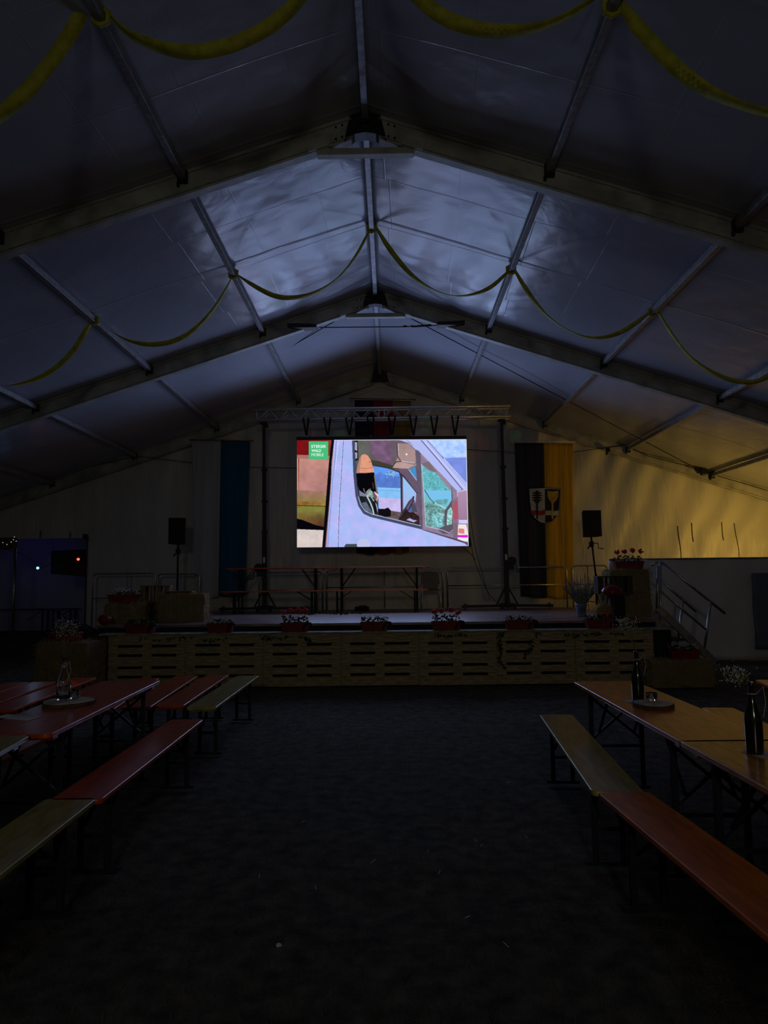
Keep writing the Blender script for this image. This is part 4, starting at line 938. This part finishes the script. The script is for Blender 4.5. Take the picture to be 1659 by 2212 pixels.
at = nt.nodes.new('ShaderNodeAttribute'); at.attribute_name = 'picture'; em = nt.nodes.new('ShaderNodeEmission'); em.inputs[1].default_value = SCREEN_EMIT; ou = nt.nodes.new('ShaderNodeOutputMaterial')
nt.links.new(at.outputs['Color'], em.inputs[0]); nt.links.new(em.outputs[0], ou.inputs[0]); me.materials.append(mt)
dsp = bpy.data.objects.new('display', me); COL.objects.link(dsp); dsp.parent = t; ROOT_M[dsp.name] = ROOT_M[t.name]
# cabinets behind the display, frame bar on top
mb = MB(); Y0, Y1 = YS+.004, YS+.09
Q = [cTL, cTR, cBR, cBL]; mb.add([(q.x, Y0, q.z) for q in Q]+[(q.x, Y1, q.z) for q in Q], [(0,1,2,3),(7,6,5,4),(0,4,5,1),(1,5,6,2),(2,6,7,3),(3,7,4,0)]); build('cabinet', mb, M['black'], t)
mb = MB(); dz = .075; mb.add([(cTL.x-.01, YS-.03, cTL.z+.004), (cTR.x, YS-.03, cTR.z+.004), (cTR.x, YS-.03, cTR.z+dz), (cTL.x-.01, YS-.03, cTL.z+dz), (cTL.x-.01, YS+.09, cTL.z+.004), (cTR.x, YS+.09, cTR.z+.004), (cTR.x, YS+.09, cTR.z+dz), (cTL.x-.01, YS+.09, cTL.z+dz)], [(0,1,2,3),(7,6,5,4),(0,4,5,1),(1,5,6,2),(2,6,7,3),(3,7,4,0)]); build('top_bar', mb, M['black'], t, .006)
mb = MB(); mb.box((cBR.x+.03, YS+.03, cBR.z+.08), (.05,.08,.2)); build('power_box', mb, M['black'], t, .01)
# logo tile with lettering, part of the picture shown
def tri(px, py): return at_y(px, py, YS-.004)
cl_, ct_, cr_, cb_ = 667, 953.5, 709, 993
P = []
r = 4
for (x, y, a0_) in ((cr_-r, cb_-r, 0), (cl_+r, cb_-r, 90)):
    for k in range(5): a = math.radians(a0_+90*k/4); P.append((x+r*math.cos(a), y+r*math.sin(a)))
P += [(cl_, ct_), (cr_, ct_)]
mb = MB(); W_ = [tri(*p) for p in P]; mb.add(W_, [tuple(range(len(W_)))]); lin = lambda c: tuple(((v/255+.055)/1.055)**2.4 if v > 10 else v/255/12.92 for v in c)
logo = build('logo_tile', mb, emit('logo_green', lin((72,190,122)), 1), dsp, label='green logo square shown on the screen')
mw = emit('logo_white', lin((240,250,250)), 1)
def text_mesh(name, s_, px, py, w_px, h_px, bold, parent, m_, y):
    cu = bpy.data.curves.new(name, 'FONT'); cu.body = s_; cu.size = 1; cu.offset = bold; tmp = bpy.data.objects.new(name, cu); COL.objects.link(tmp)
    dg = bpy.context.evaluated_depsgraph_get(); me_ = bpy.data.meshes.new_from_object(tmp.evaluated_get(dg)); bpy.data.objects.remove(tmp)
    A = np.array([v.co[:] for v in me_.vertices]); x0, x1 = A[:,0].min(), A[:,0].max(); y0, y1 = A[:,1].min(), A[:,1].max()
    mb = MB(); mb.v = [tuple(at_y(px+(v[0]-x0)/(x1-x0)*w_px, py+h_px-(v[1]-y0)/(y1-y0)*h_px, y)) for v in A]; mb.f = [tuple(p_.vertices) for p_ in me_.polygons]
    bpy.data.meshes.remove(me_); return build(name, mb, m_, parent)
text_mesh('lettering', 'STE', 672.3, 961.3, 14.6, 6.2, .018, logo, mw, YS-.008)
text_mesh('lettering', 'GER', 690.0, 961.3, 14.2, 6.2, .018, logo, mw, YS-.008)
text_mesh('lettering', 'WALD', 672.8, 970.3, 21, 6.2, .018, logo, mw, YS-.008)
text_mesh('lettering', 'MOBILE', 672.8, 979.2, 26.2, 6.2, .0, logo, mw, YS-.008)
mb = MB(); P = [(687.6,960),(688.4,959.8),(689.0,963.8),(688.5,967.8),(687.7,967.8),(687.1,963.8)]; mb.add([at_y(a, b, YS-.008) for a, b in P], [tuple(range(6))]); build('lettering', mb, mw, logo)
# spot lamps added before the wall to strengthen the light it throws
cs_ = (cTL+cBR)/2
LAMPS = []
nlx, nly = 5, 3
for i in range(nlx):
    for j in range(nly):
        q = Vector((cBL.x+(cBR.x-cBL.x)*(i+.5)/nlx, YS-.14, cBL.z+(cTL.z-cBL.z)*(j+.5)/nly))
        LAMPS.append(lamp('screen_boost', 'SPOT', q, SCREEN_LAMP/(nlx*nly), (.39,.54,1.0), 0.12, (0,-1,0), cone=math.radians(179), blend=.6))

# signal cables from the screen
for P, lb in (([(1012,1085),(1018,1130),(1028,1190),(1045,1250),(1058,1296)], 'left one'), ([(1014,1150),(1022,1200),(1030,1225),(1052,1275),(1072,1300)], 'right one'), ([(1000,1182),(1015,1195),(1028,1210)], 'short upper one')):
    mb = MB(); mb.tube(smooth_pts([at_y(a, b, 15.98) for a, b in P]), .007, 5); tag(build('signal_cable', mb, M['black'], smooth=True), 'thin black cable running down from the screen, %s' % lb, 'cable', 'cables below the screen')

# ------------------------------------------------------------------ speakers
def speaker_set(x0, x1, yt, yb, depth, base_px, lab_s, lab_t, rz, crank):
    a = at_y(x0, yb, depth); b = at_y(x1, yb, depth); w = (b.x-a.x); h = at_y(x0, yt, depth).z-a.z; cx = (a.x+b.x)/2
    t = thing('loudspeaker', lab_s, 'speaker', (cx, depth, a.z), rz); Mx = ROOT_M[t.name]
    P = [(-w/2,-.17),(w/2,-.17),(w/2*.72,.17),(-w/2*.72,.17)]
    mb = MB(); V = [Mx@Vector((p_[0],p_[1],z_)) for z_ in (0,h) for p_ in P]; mb.add(V, [(0,1,2,3),(7,6,5,4),(0,4,5,1),(1,5,6,2),(2,6,7,3),(3,7,4,0)]); build('cabinet', mb, M['speaker'], t, .015)
    mb = MB(); mb.box(Mx@Vector((0,-.176,h/2)), (w*.9,.012,h*.93), Mx.to_3x3()); build('grille', mb, M['grille'], t, .004)
    mb = MB(); mb.box(Mx@Vector((0,0,h+.004)), (.12,.03,.02), Mx.to_3x3()); build('handle', mb, M['speaker'], t)
    s_ = thing('speaker_stand', lab_t, 'stand', (cx+base_px, depth, DZ))
    bx = cx+base_px
    mb = MB(); mb.tube([(bx,depth,DZ+.1),(bx,depth,DZ+.75)], .028, 10); build('lower_tube', mb, M['black'], s_, smooth=True)
    mb = MB(); mb.tube([(bx,depth,DZ+.7),(cx,depth,a.z-.002)], .02, 10); build('upper_tube', mb, M['black'], s_, smooth=True)
    zc = a.z-.16; mb = MB(); mb.box((cx,depth,zc), (.085,.085,.12)); mb.tube([(cx,depth,zc),(cx-.10,depth-.02,zc-.1)], .018, 6); build('collar', mb, M['black'], s_, .01)
    if crank:
        mb = MB(); mb.tube([(cx+.03,depth-.04,zc+.02),(cx+.13,depth-.04,zc+.02),(cx+.14,depth-.04,zc-.09),(cx+.25,depth-.04,zc-.10)], .011, 6); build('crank', mb, M['black'], s_)
    for k in range(3):
        an = k*2*PI/3+.5; mb = MB(); mb.tube([(bx,depth,DZ+.42),(bx+.34*math.cos(an),depth+.34*math.sin(an),DZ+.012)], .012, 6); mb.tube([(bx,depth,DZ+.15),(bx+.2*math.cos(an),depth+.2*math.sin(an),DZ+.18)], .008, 6); build('leg', mb, M['black'], s_, smooth=True)
speaker_set(366.5, 403, 1120, 1176, 15.6, 0, 'black loudspeaker on the left side of the stage', 'black tripod stand under the left loudspeaker', .12, False)
speaker_set(1257, 1297, 1104, 1160, 15.6, .07, 'black loudspeaker right of the black and yellow flag', 'black crank stand under the right loudspeaker', -.06, True)

# ------------------------------------------------------------------ flags
def flag_cloth(P4, y, mt, parent, name, amp=.03, ph=0, label=None):
    """P4: photo corners TL,TR,BR,BL; hangs in gentle vertical folds"""
    C = [at_y(a, b, y) for a, b in P4]; nx, nz = 26, 40; mb = MB()
    for j in range(nz+1):
        for i in range(nx+1):
            u = i/nx; v = j/nz; p_ = (1-v)*((1-u)*C[0]+u*C[1])+v*((1-u)*C[3]+u*C[2])
            mb.v.append((p_.x, y+amp*(.15+v)*math.sin(u*9+ph+1.2*N3((u*3, v*2, ph)))*.8, p_.z+.02*v*math.sin(u*5+ph)))
    for j in range(nz):
        for i in range(nx): a = j*(nx+1)+i; mb.f.append((a, a+1, a+nx+2, a+nx+1))
    o = build(name, mb, mt, parent, smooth=True, label=label); s_ = o.modifiers.new('thickness', 'SOLIDIFY'); s_.thickness = .003; return o
YFg = 17.45
def rod(p0, p1, t, cord=None, m_='crate'):
    mb = MB(); a, b = at_y(*p0, YFg), at_y(*p1, YFg); mb.tube([a, b], .014, 8); mb.ball(a, .022); mb.ball(b, .022); build('rod', mb, M[m_], t, smooth=True)
    if cord: mb = MB(); c_ = at_y(*cord, YFg+.1); mb.tube([a, c_], .003, 4); mb.tube([b, c_], .003, 4); build('cord', mb, M['black'], t)
t = thing('white_blue_flag', 'long hanging flag, white left half and blue right half, left of the screen', 'flag', tuple(at_y(475, 1290, YFg)))
flag_cloth([(414,952),(477,952),(472,1289),(420,1292)], YFg, M['flag_white'], t, 'white_half', ph=1, label='off-white half'); flag_cloth([(477,952),(540,953),(530,1286),(472,1289)], YFg, M['flag_blue'], t, 'blue_half', ph=2, label='blue half'); rod((410,950), (546,952), t, (486,932))
t = thing('tricolour_flag', 'blue, red and gold hanging flag behind the truss and screen', 'flag', tuple(at_y(827, 1197, YFg)))
flag_cloth([(766,864),(807,864),(810,1197),(770,1197)], YFg, M['flag_navy'], t, 'blue_stripe', .012, ph=1, label='dark blue stripe'); flag_cloth([(807,864),(848,865),(848,1195),(810,1197)], YFg, M['flag_red'], t, 'red_stripe', .012, ph=2, label='dark red stripe'); flag_cloth([(848,865),(888,866),(884,1195),(848,1195)], YFg, M['flag_ochre'], t, 'gold_stripe', .012, ph=3, label='dull gold stripe'); rod((757,861), (896,863), t, (825,836))
t = thing('black_yellow_flag', 'long hanging black and yellow flag with a shield crest, right of the screen', 'flag', tuple(at_y(1185, 1297, YFg)))
fy_ = YFg
flag_cloth([(1112,957),(1174,957),(1181,1291),(1126,1289)], fy_, M['flag_navy'], t, 'black_half', .02, ph=1, label='blue-black half'); flag_cloth([(1174,957),(1238,958),(1240,1296),(1181,1291)], fy_, M['flag_gold'], t, 'yellow_half', .02, ph=3, label='golden yellow half'); rod((1106,954), (1242,954), t, (1167,925), 'paper')
# crest
K = lambda x, y: (1080+x/5.673, 930+y/5.673)
cre = None
def cp(P, m_, dy, name='crest', parent=None, label=None):
    Y = fy_-.03-dy; mb = MB(); W_ = [at_y(*K(*p_), Y) for p_ in P]; mb.prism([(w.x, w.z) for w in W_], Y, Y+.003); return build(name, mb, M[m_], parent, label=label)
def shield(i):
    P = [(352+i,708+i),(552,700+i),(748-i,711+i),(742-i,870),(728-i,990),(690-i*.7,1070),(630-i*.4,1125-i*.8),(560,1142-i),(490+i*.4,1125-i*.8),(420+i*.7,1070-i*.3),(382+i,1000),(364+i,870)]; return P
cre = cp(shield(0), 'cr_black', 0, 'crest', t, 'shield crest with mace and goblet')
cp(shield(5), 'cr_white', .004, 'shield_border', cre); 
cp([(552,716),(738,722),(732,870),(718,990),(682,1066),(628,1116),(556,1132)], 'cr_black', .008, 'shield_field', cre)
cp([(374,975),(415,985),(440,975),(500,985),(552,970),(552,1028),(500,1040),(440,1030),(415,1042),(384,1034)], 'cr_red', .008, 'band', cre)
cp([(556,985),(600,978),(660,988),(724,978),(715,1035),(660,1045),(600,1035),(556,1040)], 'cr_white', .012, 'band', cre)
cp([(444,732),(468,732),(466,1086),(448,1086)], 'cr_black', .012, 'mace', cre)
for q, y in enumerate((765,795,825,855,880)): hw = (66,72,72,70,35)[q]; cp([(456-hw,y),(456-hw*.5,y-12),(444,y-14),(444,y+14),(456-hw*.5,y+10)], 'cr_black', .012, 'mace', cre); cp([(456+hw,y),(456+hw*.5,y-12),(468,y-14),(468,y+14),(456+hw*.5,y+10)], 'cr_black', .012, 'mace', cre)
cp([(580,738),(640,748),(714,738),(714,810),(690,855),(662,878),(655,900),(655,1075),(642,1090),(632,1075),(632,900),(625,875),(600,850),(584,805)], 'cr_gold', .016, 'goblet', cre)

# ------------------------------------------------------------------ partition and stairs on the right
YPn = 14.3
pa = at_y(1316, 1206, YPn); zt = at_y(1480, 1207, YPn).z
mb = MB(); nx, nz = 90, 24; x0, x1 = pa.x, HALF-.1
for i in range(nx+1):
    x = x0+(x1-x0)*i/nx
    for j in range(nz+1):
        z_ = zt*j/nz; mb.v.append((x, YPn+.05*N3((x*1.1+z_*.6, 0, z_*.5), 1.4)+.02*math.sin((x-z_*.5)*6)*(1-j/nz), z_))
for i in range(nx):
    for j in range(nz): a = i*(nz+1)+j; mb.f.append((a, a+nz+1, a+nz+2, a+1))
t = thing('tarp_partition', 'shoulder-high white tarpaulin partition right of the stage', 'partition', ((x0+x1)/2, YPn, 0))
o = build('sheet', mb, M['part'], t, smooth=True); s_ = o.modifiers.new('thickness', 'SOLIDIFY'); s_.thickness = .004
mb = MB(); mb.tube([(x0,YPn,zt),(x1,YPn,zt)], .018, 8); build('top_tube', mb, M['galv'], t)
for x in (x0+.02, x0+2.3, x0+4.6): mb = MB(); mb.tube([(x,YPn+.05,0),(x,YPn+.05,zt)], .02, 8); build('post', mb, M['galv'], t)
# square of shade on the partition, added as a dark sheet
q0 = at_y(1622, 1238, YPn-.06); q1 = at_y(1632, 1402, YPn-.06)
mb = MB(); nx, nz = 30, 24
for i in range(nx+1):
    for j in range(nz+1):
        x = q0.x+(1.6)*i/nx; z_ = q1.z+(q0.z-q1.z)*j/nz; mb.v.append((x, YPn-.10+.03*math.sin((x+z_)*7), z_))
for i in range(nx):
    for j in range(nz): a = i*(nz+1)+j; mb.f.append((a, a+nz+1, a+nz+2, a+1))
o = build('shade_sheet', mb, M['shade_tarp'], smooth=True); s_ = o.modifiers.new('thickness', 'SOLIDIFY'); s_.thickness = .004; tag(o, 'dark blue-grey sheet standing in for shade on the partition at the right frame edge', 'cloth')
# stairs
S = at_y
t = thing('stage_stairs', 'steel stairs with handrails descending from the stage to the right', 'stairs', (S(1430,1400,12.6).x, 12.9, 0))
yn, yfz = 12.45, 13.25
def rail_side(y, segs, name):
    for i, (a, b, r_) in enumerate(segs): mb = MB(); mb.tube([S(*a, y), S(*b, y)], r_, 8); build('newel_post' if (abs(a[0]-b[0]) < 30) else name, mb, M['galv'], t, smooth=True)
rail_side(yn, [((1427,1212),(1566,1325),.024), ((1428,1277),(1527,1361),.02), ((1535,1301),(1520,1412),.024)], 'handrail')
rail_side(yn, [((1427,1212),(1426,1420),.024), ((1421,1222),(1418,1325),.02), ((1407,1222),(1421,1214),.018)], 'newel_post')
rail_side(yfz, [((1412,1240),(1503,1321),.022), ((1475,1297),(1462,1400),.024)], 'handrail')
for y, a, b in ((yn, (1420,1312), (1545,1432)), (yfz, (1418,1312), (1520,1412))):
    mb = MB(); mb.beam(S(*a, y), S(*b, y), .05, .12, (0,0,1)); build('stringer', mb, M['galv'], t)
for i in range(4):
    f = (i+.5)/4; p_ = S(1425+120*f*.85, 1318+110*f, yn+.05); mb = MB(); mb.box((p_.x, (yn+yfz)/2, max(.05, DZ-.2-.2*i)), (.26, yfz-yn-.06, .035)); build('tread', mb, M['crate_dark'], t)
p_ = S(1428,1372,yn-.1); mb = MB(); mb.box(p_, (.15,.05,.52)); build('side_plate', mb, M['galv'], t, .01); mb = MB(); mb.tube([S(1424,1405,yn-.1), Vector((S(1424,1405,yn-.1).x, yn-.1, .0))], .025, 8); mb.lathe((S(1424,1405,yn-.1).x, yn-.1, 0), [(.05,0),(.05,.02)], 12); build('foot', mb, M['galv'], t)
# ------------------------------------------------------------------ things on the tables
def wood_disc(px, py, r, label):
    c = at_z(px, py, TH+.02); random.seed(3); t = thing('wooden_disc', label, 'wood slice', (c.x, c.y, TH))
    def ring(rr): return [(c.x+rr*(1+.04*math.sin(3*a+1))*math.cos(a), c.y+rr*(1+.04*math.sin(3*a+1))*math.sin(a)) for a in np.linspace(0, 2*PI, 33)[:-1]]
    mb = MB(); mb.prism(ring(r), TH+.001, TH+.024, 'xy'); build('bark_rim', mb, M['bark'], t); mb = MB(); mb.prism(ring(r*.96), TH+.002, TH+.027, 'xy'); build('face', mb, M['disc'], t)
    return c
def tealight(c, label):
    t = thing('tealight', label, 'candle', tuple(c)); mb = MB(); mb.lathe(c, [(.028,0),(.033,.004),(.037,.05),(.033,.05),(.03,.012)], 20); build('glass', mb, M['glass'], t, smooth=True)
    mb = MB(); mb.lathe(c+Vector((0,0,.014)), [(.018,0),(.018,.014)], 16); build('candle', mb, M['wax'], t)
def sprigs(base, top_z, t, n, spread, seed, lean=(0,0)):
    random.seed(seed); st = MB(); fl = MB(); b = Vector(base)
    for i in range(n):
        a = random.uniform(0,6.28); e = b+Vector((math.cos(a)*spread*random.uniform(.2,1)+lean[0], math.sin(a)*spread*.6, top_z*random.uniform(.7,1.1))); m1 = (b+e)/2+Vector((0,0,.03)); st.tube([b, m1, e], .0013, 3, False)
        for q in range(14):
            f = e+Vector((random.gauss(0,.022), random.gauss(0,.02), random.gauss(0,.022))); 
            if q % 2 == 0: st.tube([e-Vector((0,0,.03)), f], .0006, 3, False)
            fl.ball(f, random.uniform(.0022,.004), 5)
    build('stems', st, M['stem'], t); build('blossoms', fl, M['petal_white'], t)
def bottle(px, py, label, mt, h=.30, seed=1, clear=False, z0=TH, lean=(0,0), top=.22):
    c = at_z(px, py, z0); t = thing('flower_bottle', label, 'bottle', tuple(c))
    r = .040
    if clear: prof = [(.0,0),(.046,0),(.048,.01),(.047,.10),(.040,.15),(.022,.20),(.015,.24),(.014,.275),(.018,.28),(.018,.29),(.013,.29),(.011,.24),(.018,.20),(.036,.15),(.043,.10),(.043,.012),(.0,.01)]
    else: prof = [(.0,0),(.038,0),(.0395,.01),(.0395,.15),(.036,.18),(.022,.225),(.0145,.26),(.0135,.31),(.0155,.312),(.0155,.33),(.010,.33)]
    prof = [(max(a, .001), b) for a, b in prof]; mb = MB(); mb.lathe(c, prof, 28); build('glass', mb, mt, t, smooth=True)
    H = .29 if clear else .33
    mb = MB(); mb.tube([c+Vector((.0175*math.cos(a), .0175*math.sin(a), H-.055)) for a in np.linspace(0, 6.3, 14)], .0022, 5); mb.tube([c+Vector((.018,-.01,H-.055)), c+Vector((.045,-.02,H-.02)), c+Vector((.055,-.02,H-.09)), c+Vector((.035,-.03,H-.16))], .0016, 4); build('twine', mb, M['paper'], t)
    sprigs(c+Vector((0,0,H-.01)), top, t, 11, .09, seed, lean)
    return t
c = wood_disc(148, 1515, .172, 'oval bark-edged wooden disc under the clear glass bottle on the left red table')
bottle(137, 1512, 'clear swing-top glass bottle with white sprigs on the left red table', M['glass'], clear=True, seed=11, z0=TH+.027, top=.24)
tealight(at_z(161, 1509, TH+.028), 'glass tealight beside the clear bottle on the left table')
c = wood_disc(1411, 1520, .128, 'round bark-edged wooden disc on the nearest-stage right table')
tealight(at_z(1408, 1513, TH+.028), 'glass tealight on the wooden disc of the right table')
def sheet(P, label):
    mb = MB(); W_ = [at_z(*p_, TH+.003) for p_ in P]; n = len(W_); mb.add([tuple(w) for w in W_]+[(w.x, w.y, w.z-.002) for w in W_], [tuple(range(n)), tuple(range(2*n-1,n-1,-1))]+[(i, i+n, (i+1)%n+n, (i+1)%n) for i in range(n)]); tag(build('paper_sheet', mb, M['paper']), label, 'paper')
sheet([(1343,1514),(1372,1509),(1402,1508),(1384,1521)], 'white paper napkin under the dark bottle nearest the stage')
sheet([(1600,1623),(1616,1619),(1690,1624),(1668,1640),(1640,1634)], 'white paper under the large dark bottle at the right frame edge')
sheet([(-12,1549),(14,1543),(93,1546),(62,1556)], 'grey-white leaflet lying on the left red table')
bottle(1379, 1513, 'dark wine bottle with dried sprigs on the right table nearest the stage', M['bottle'], seed=12, z0=TH+.0035, lean=(-.03,0), top=.20)
bottle(1631, 1627, 'dark wine bottle with white gypsophila at the right frame edge', M['bottle'], seed=13, z0=TH+.0035, lean=(-.05,0), top=.05)

# ------------------------------------------------------------------ passage on the left and what lies beyond
YA = 25.6
mb = MB(); mb.box((-13, YA, 1.7), (14, .04, 3.6)); struct('wall_annex', mb, M['annex'], label='pale rear wall of the neighbouring tent')
mb = MB(); mb.box((-13, 21.8, 3.42), (14, 7.8, .04)); struct('ceiling', mb, M['brown'], label='low dark roof of the neighbouring tent')
mb = MB(); mb.box((-6.2, 21.9, 1.7), (.04, 7.4, 3.6)); struct('wall_annex', mb, M['annex'], label='side wall of the neighbouring tent')
mb = MB(); mb.tube([(XO, 17.8, 0), (XO, 17.8, ZO)], .02, 8); struct('trim_1', mb, M['black'], label='dark edge tube of the passage opening')
# black banner hanging beyond the passage
P = [at_y(111,1191,18.6), at_y(184,1210,18.6), at_y(184,1245,18.6), at_y(109,1240,18.6)]
P = [at_y(111,1190,18.6), at_y(190,1186,18.6), at_y(190,1246,18.6), at_y(109,1240,18.6)]
t = thing('black_banner', 'black cloth banner hanging in the passage behind the red bulb', 'banner', tuple(P[3]))
mb = MB(); mb.prism([(q.x, q.z) for q in P], 18.6, 18.61); build('cloth', mb, M['blackcloth'], t)
for q in P[:2]: mb = MB(); mb.tube([q+Vector((.03 if q is P[0] else -.03, .005, -.02)), Vector((q.x, 18.62, 3.40))], .004, 4); build('cord', mb, M['black'], t)
def bulb(px, py, depth, col, s_, e, label):
    c = at_y(px, py, depth); t = thing('party_bulb', label, 'bulb', tuple(c)); mb = MB(); mb.ball(c, .035, 14); build('globe', mb, emit(label[:12]+' glow', col, s_), t, smooth=True)
    mb = MB(); mb.lathe(c+Vector((.012,0,.03)), [(.016,0),(.016,.04)], 10); build('socket', mb, M['black'], t)
    lamp('bulb_light', 'POINT', c+Vector((0,-.08,-.03)), e*.3, col, .0); return c
bc = bulb(81.5, 1227, 18.2, (.25,.55,1.0), 2.2, 1.2, 'glowing blue party bulb in the left passage')
rc = bulb(169, 1208, 18.2, (1.0,.09,.05), 3.0, 1.0, 'glowing red party bulb in front of the black banner')
mb = MB(); mb.tube(smooth_pts([at_y(0,1185,18.3), at_y(45,1196,18.3), bc+Vector((.01,0,.075)), at_y(100,1223,18.3), at_y(135,1200,18.3), rc+Vector((.01,0,.075)), at_y(186,1204,18.3)]), .007, 5); tag(build('bulb_string', mb, M['black'], smooth=True), 'sagging dark cable carrying the blue and red bulbs', 'cable')
lamp('blue_lamp', 'SPOT', (at_y(30,1180,24).x, 23.4, 2.9), 3.2, (.08,.06,1.0), .1, (-.05,1,-.35), cone=1.9)
lamp('annex_light', 'POINT', (at_y(120,1180,22).x, 21, 3.0), 1.3, (.55,.65,1.0), .15)
# pole, canopy edge with fairy lights
mb = MB(); mb.tube([Vector((at_y(30,1300,20).x,20,0)), at_y(34,1170,20)], .035, 8); tag(build('tent_pole', mb, M['galv'], smooth=True), 'metal pole standing inside the left passage', 'pole')
a, b = at_y(-20,1162,17.6), at_y(33,1186,17.6); mb = MB(); mb.box(((a.x+b.x)/2, 17.6, (a.z+b.z)/2), (b.x-a.x, .2, a.z-b.z)); tag(build('canopy_edge', mb, M['brown'], bevel=.03), 'brown canopy corner at the top left of the passage', 'canopy')
for i, (x, y) in enumerate(((6,1172),(15,1176),(24,1171),(29,1166),(31,1160),(35,1169))):
    mb = MB(); mb.ball(at_y(x,y,17.493), .009, 6); tag(build('fairy_light', mb, emit('fairy', (1,.9,.6), .9) if i == 0 else bpy.data.materials['fairy']), 'tiny warm fairy light on the brown canopy corner', 'fairy light', 'fairy lights on the canopy corner')
for (x0_, x1_, yt_, dep, lb) in ((-60, 108, 1316, 24.5, 'left dark table against the far wall, seen through the passage'), (112, 168, 1314, 24.5, 'right dark table against the far wall, seen through the passage')):
    xa, xb = at_y(x0_, yt_, dep).x, at_y(x1_, yt_, dep).x
    t = thing('folding_table', lb, 'table', ((xa+xb)/2, dep, 0), 0, 'dark tables beyond the passage')
    mb = MB(); mb.box(((xa+xb)/2, dep, .77), (xb-xa, .5, .03)); build('tabletop', mb, M['crate_dark'], t)
    for k in range(2):
        x = xa+.15 if k == 0 else xb-.15
        for s_ in (-1,1): mb = MB(); mb.box((x, dep+s_*.2, .38), (.05,.04,.75)); build('leg', mb, M['legsteel'], t)
    mb = MB(); mb.beam((xa+.2,dep-.2,.72), (xa+.7,dep-.2,.4), .02, .02, (0,1,0)); mb.beam((xa+.2,dep-.2,.4), (xa+.7,dep-.2,.72), .02, .02, (0,1,0)); mb.beam((xb-.2,dep-.2,.72), (max(xb-.7,xa+.2),dep-.2,.4), .02, .02, (0,1,0)); build('brace', mb, M['legsteel'], t)
# guy ropes above the passage
for (x, y0, y1, lb) in ((88,1146,1162,'left'),(152,1148,1162,'right')):
    mb = MB(); mb.tube([at_y(x,y0,17.6), at_y(x-2,y1,17.6)], .012, 5); tag(build('hanger_loop', mb, M['black']), '%s black hanger loop above the passage edge' % lb, 'hanger')
p_ = at_y(184,1159,17.6); mb = MB(); mb.box(p_, (.10,.08,.12)); mb.box(p_+Vector((.05,0,-.05)), (.06,.05,.06)); tag(build('corner_clamp', mb, M['black'], bevel=.01), 'black clamp at the top right corner of the passage', 'clamp')

# ------------------------------------------------------------------ litter on the grass
random.seed(9)
for i, (x, y) in enumerate(((717,1548),(742,1564),(905,1555),(904,1599),(782,1588),(1098,1690),(1137,1808),(1028,1816),(1040,1826),(560,1892),(682,1917),(949,1884),(1010,1981),(1093,2041),(925,1838),(655,1775),(806,1861),(1284,1833),(1372,1925))):
    c = at_z(x, y, .012); a = random.uniform(0,3.14); L_ = random.uniform(.02,.045); d_ = Vector((math.cos(a), math.sin(a), .1))*L_/2; mb = MB(); mb.tube([c-d_, c+d_+Vector((0,0,.003))], .0016, 5)
    tag(build('straw_stalk', mb, M['petal_white']), 'short pale straw stalk lying on the dark grass', 'straw', 'pale stalks scattered over the aisle')
c = at_z(603, 2046, .01); mb = MB(); bm = bmesh.new(); bmesh.ops.create_icosphere(bm, subdivisions=2, radius=.013)
for v in bm.verts: v.co *= 1+.6*N3(v.co*60+Vector((3,1,7))); v.co.z = v.co.z*.45+.008
bm.verts.index_update(); mb.v = [tuple(v.co+c) for v in bm.verts]; mb.f = [tuple(v.index for v in f.verts) for f in bm.faces]; bm.free()
tag(build('crumpled_paper', mb, M['paper']), 'small crumpled white paper scrap on the grass in the foreground', 'paper')
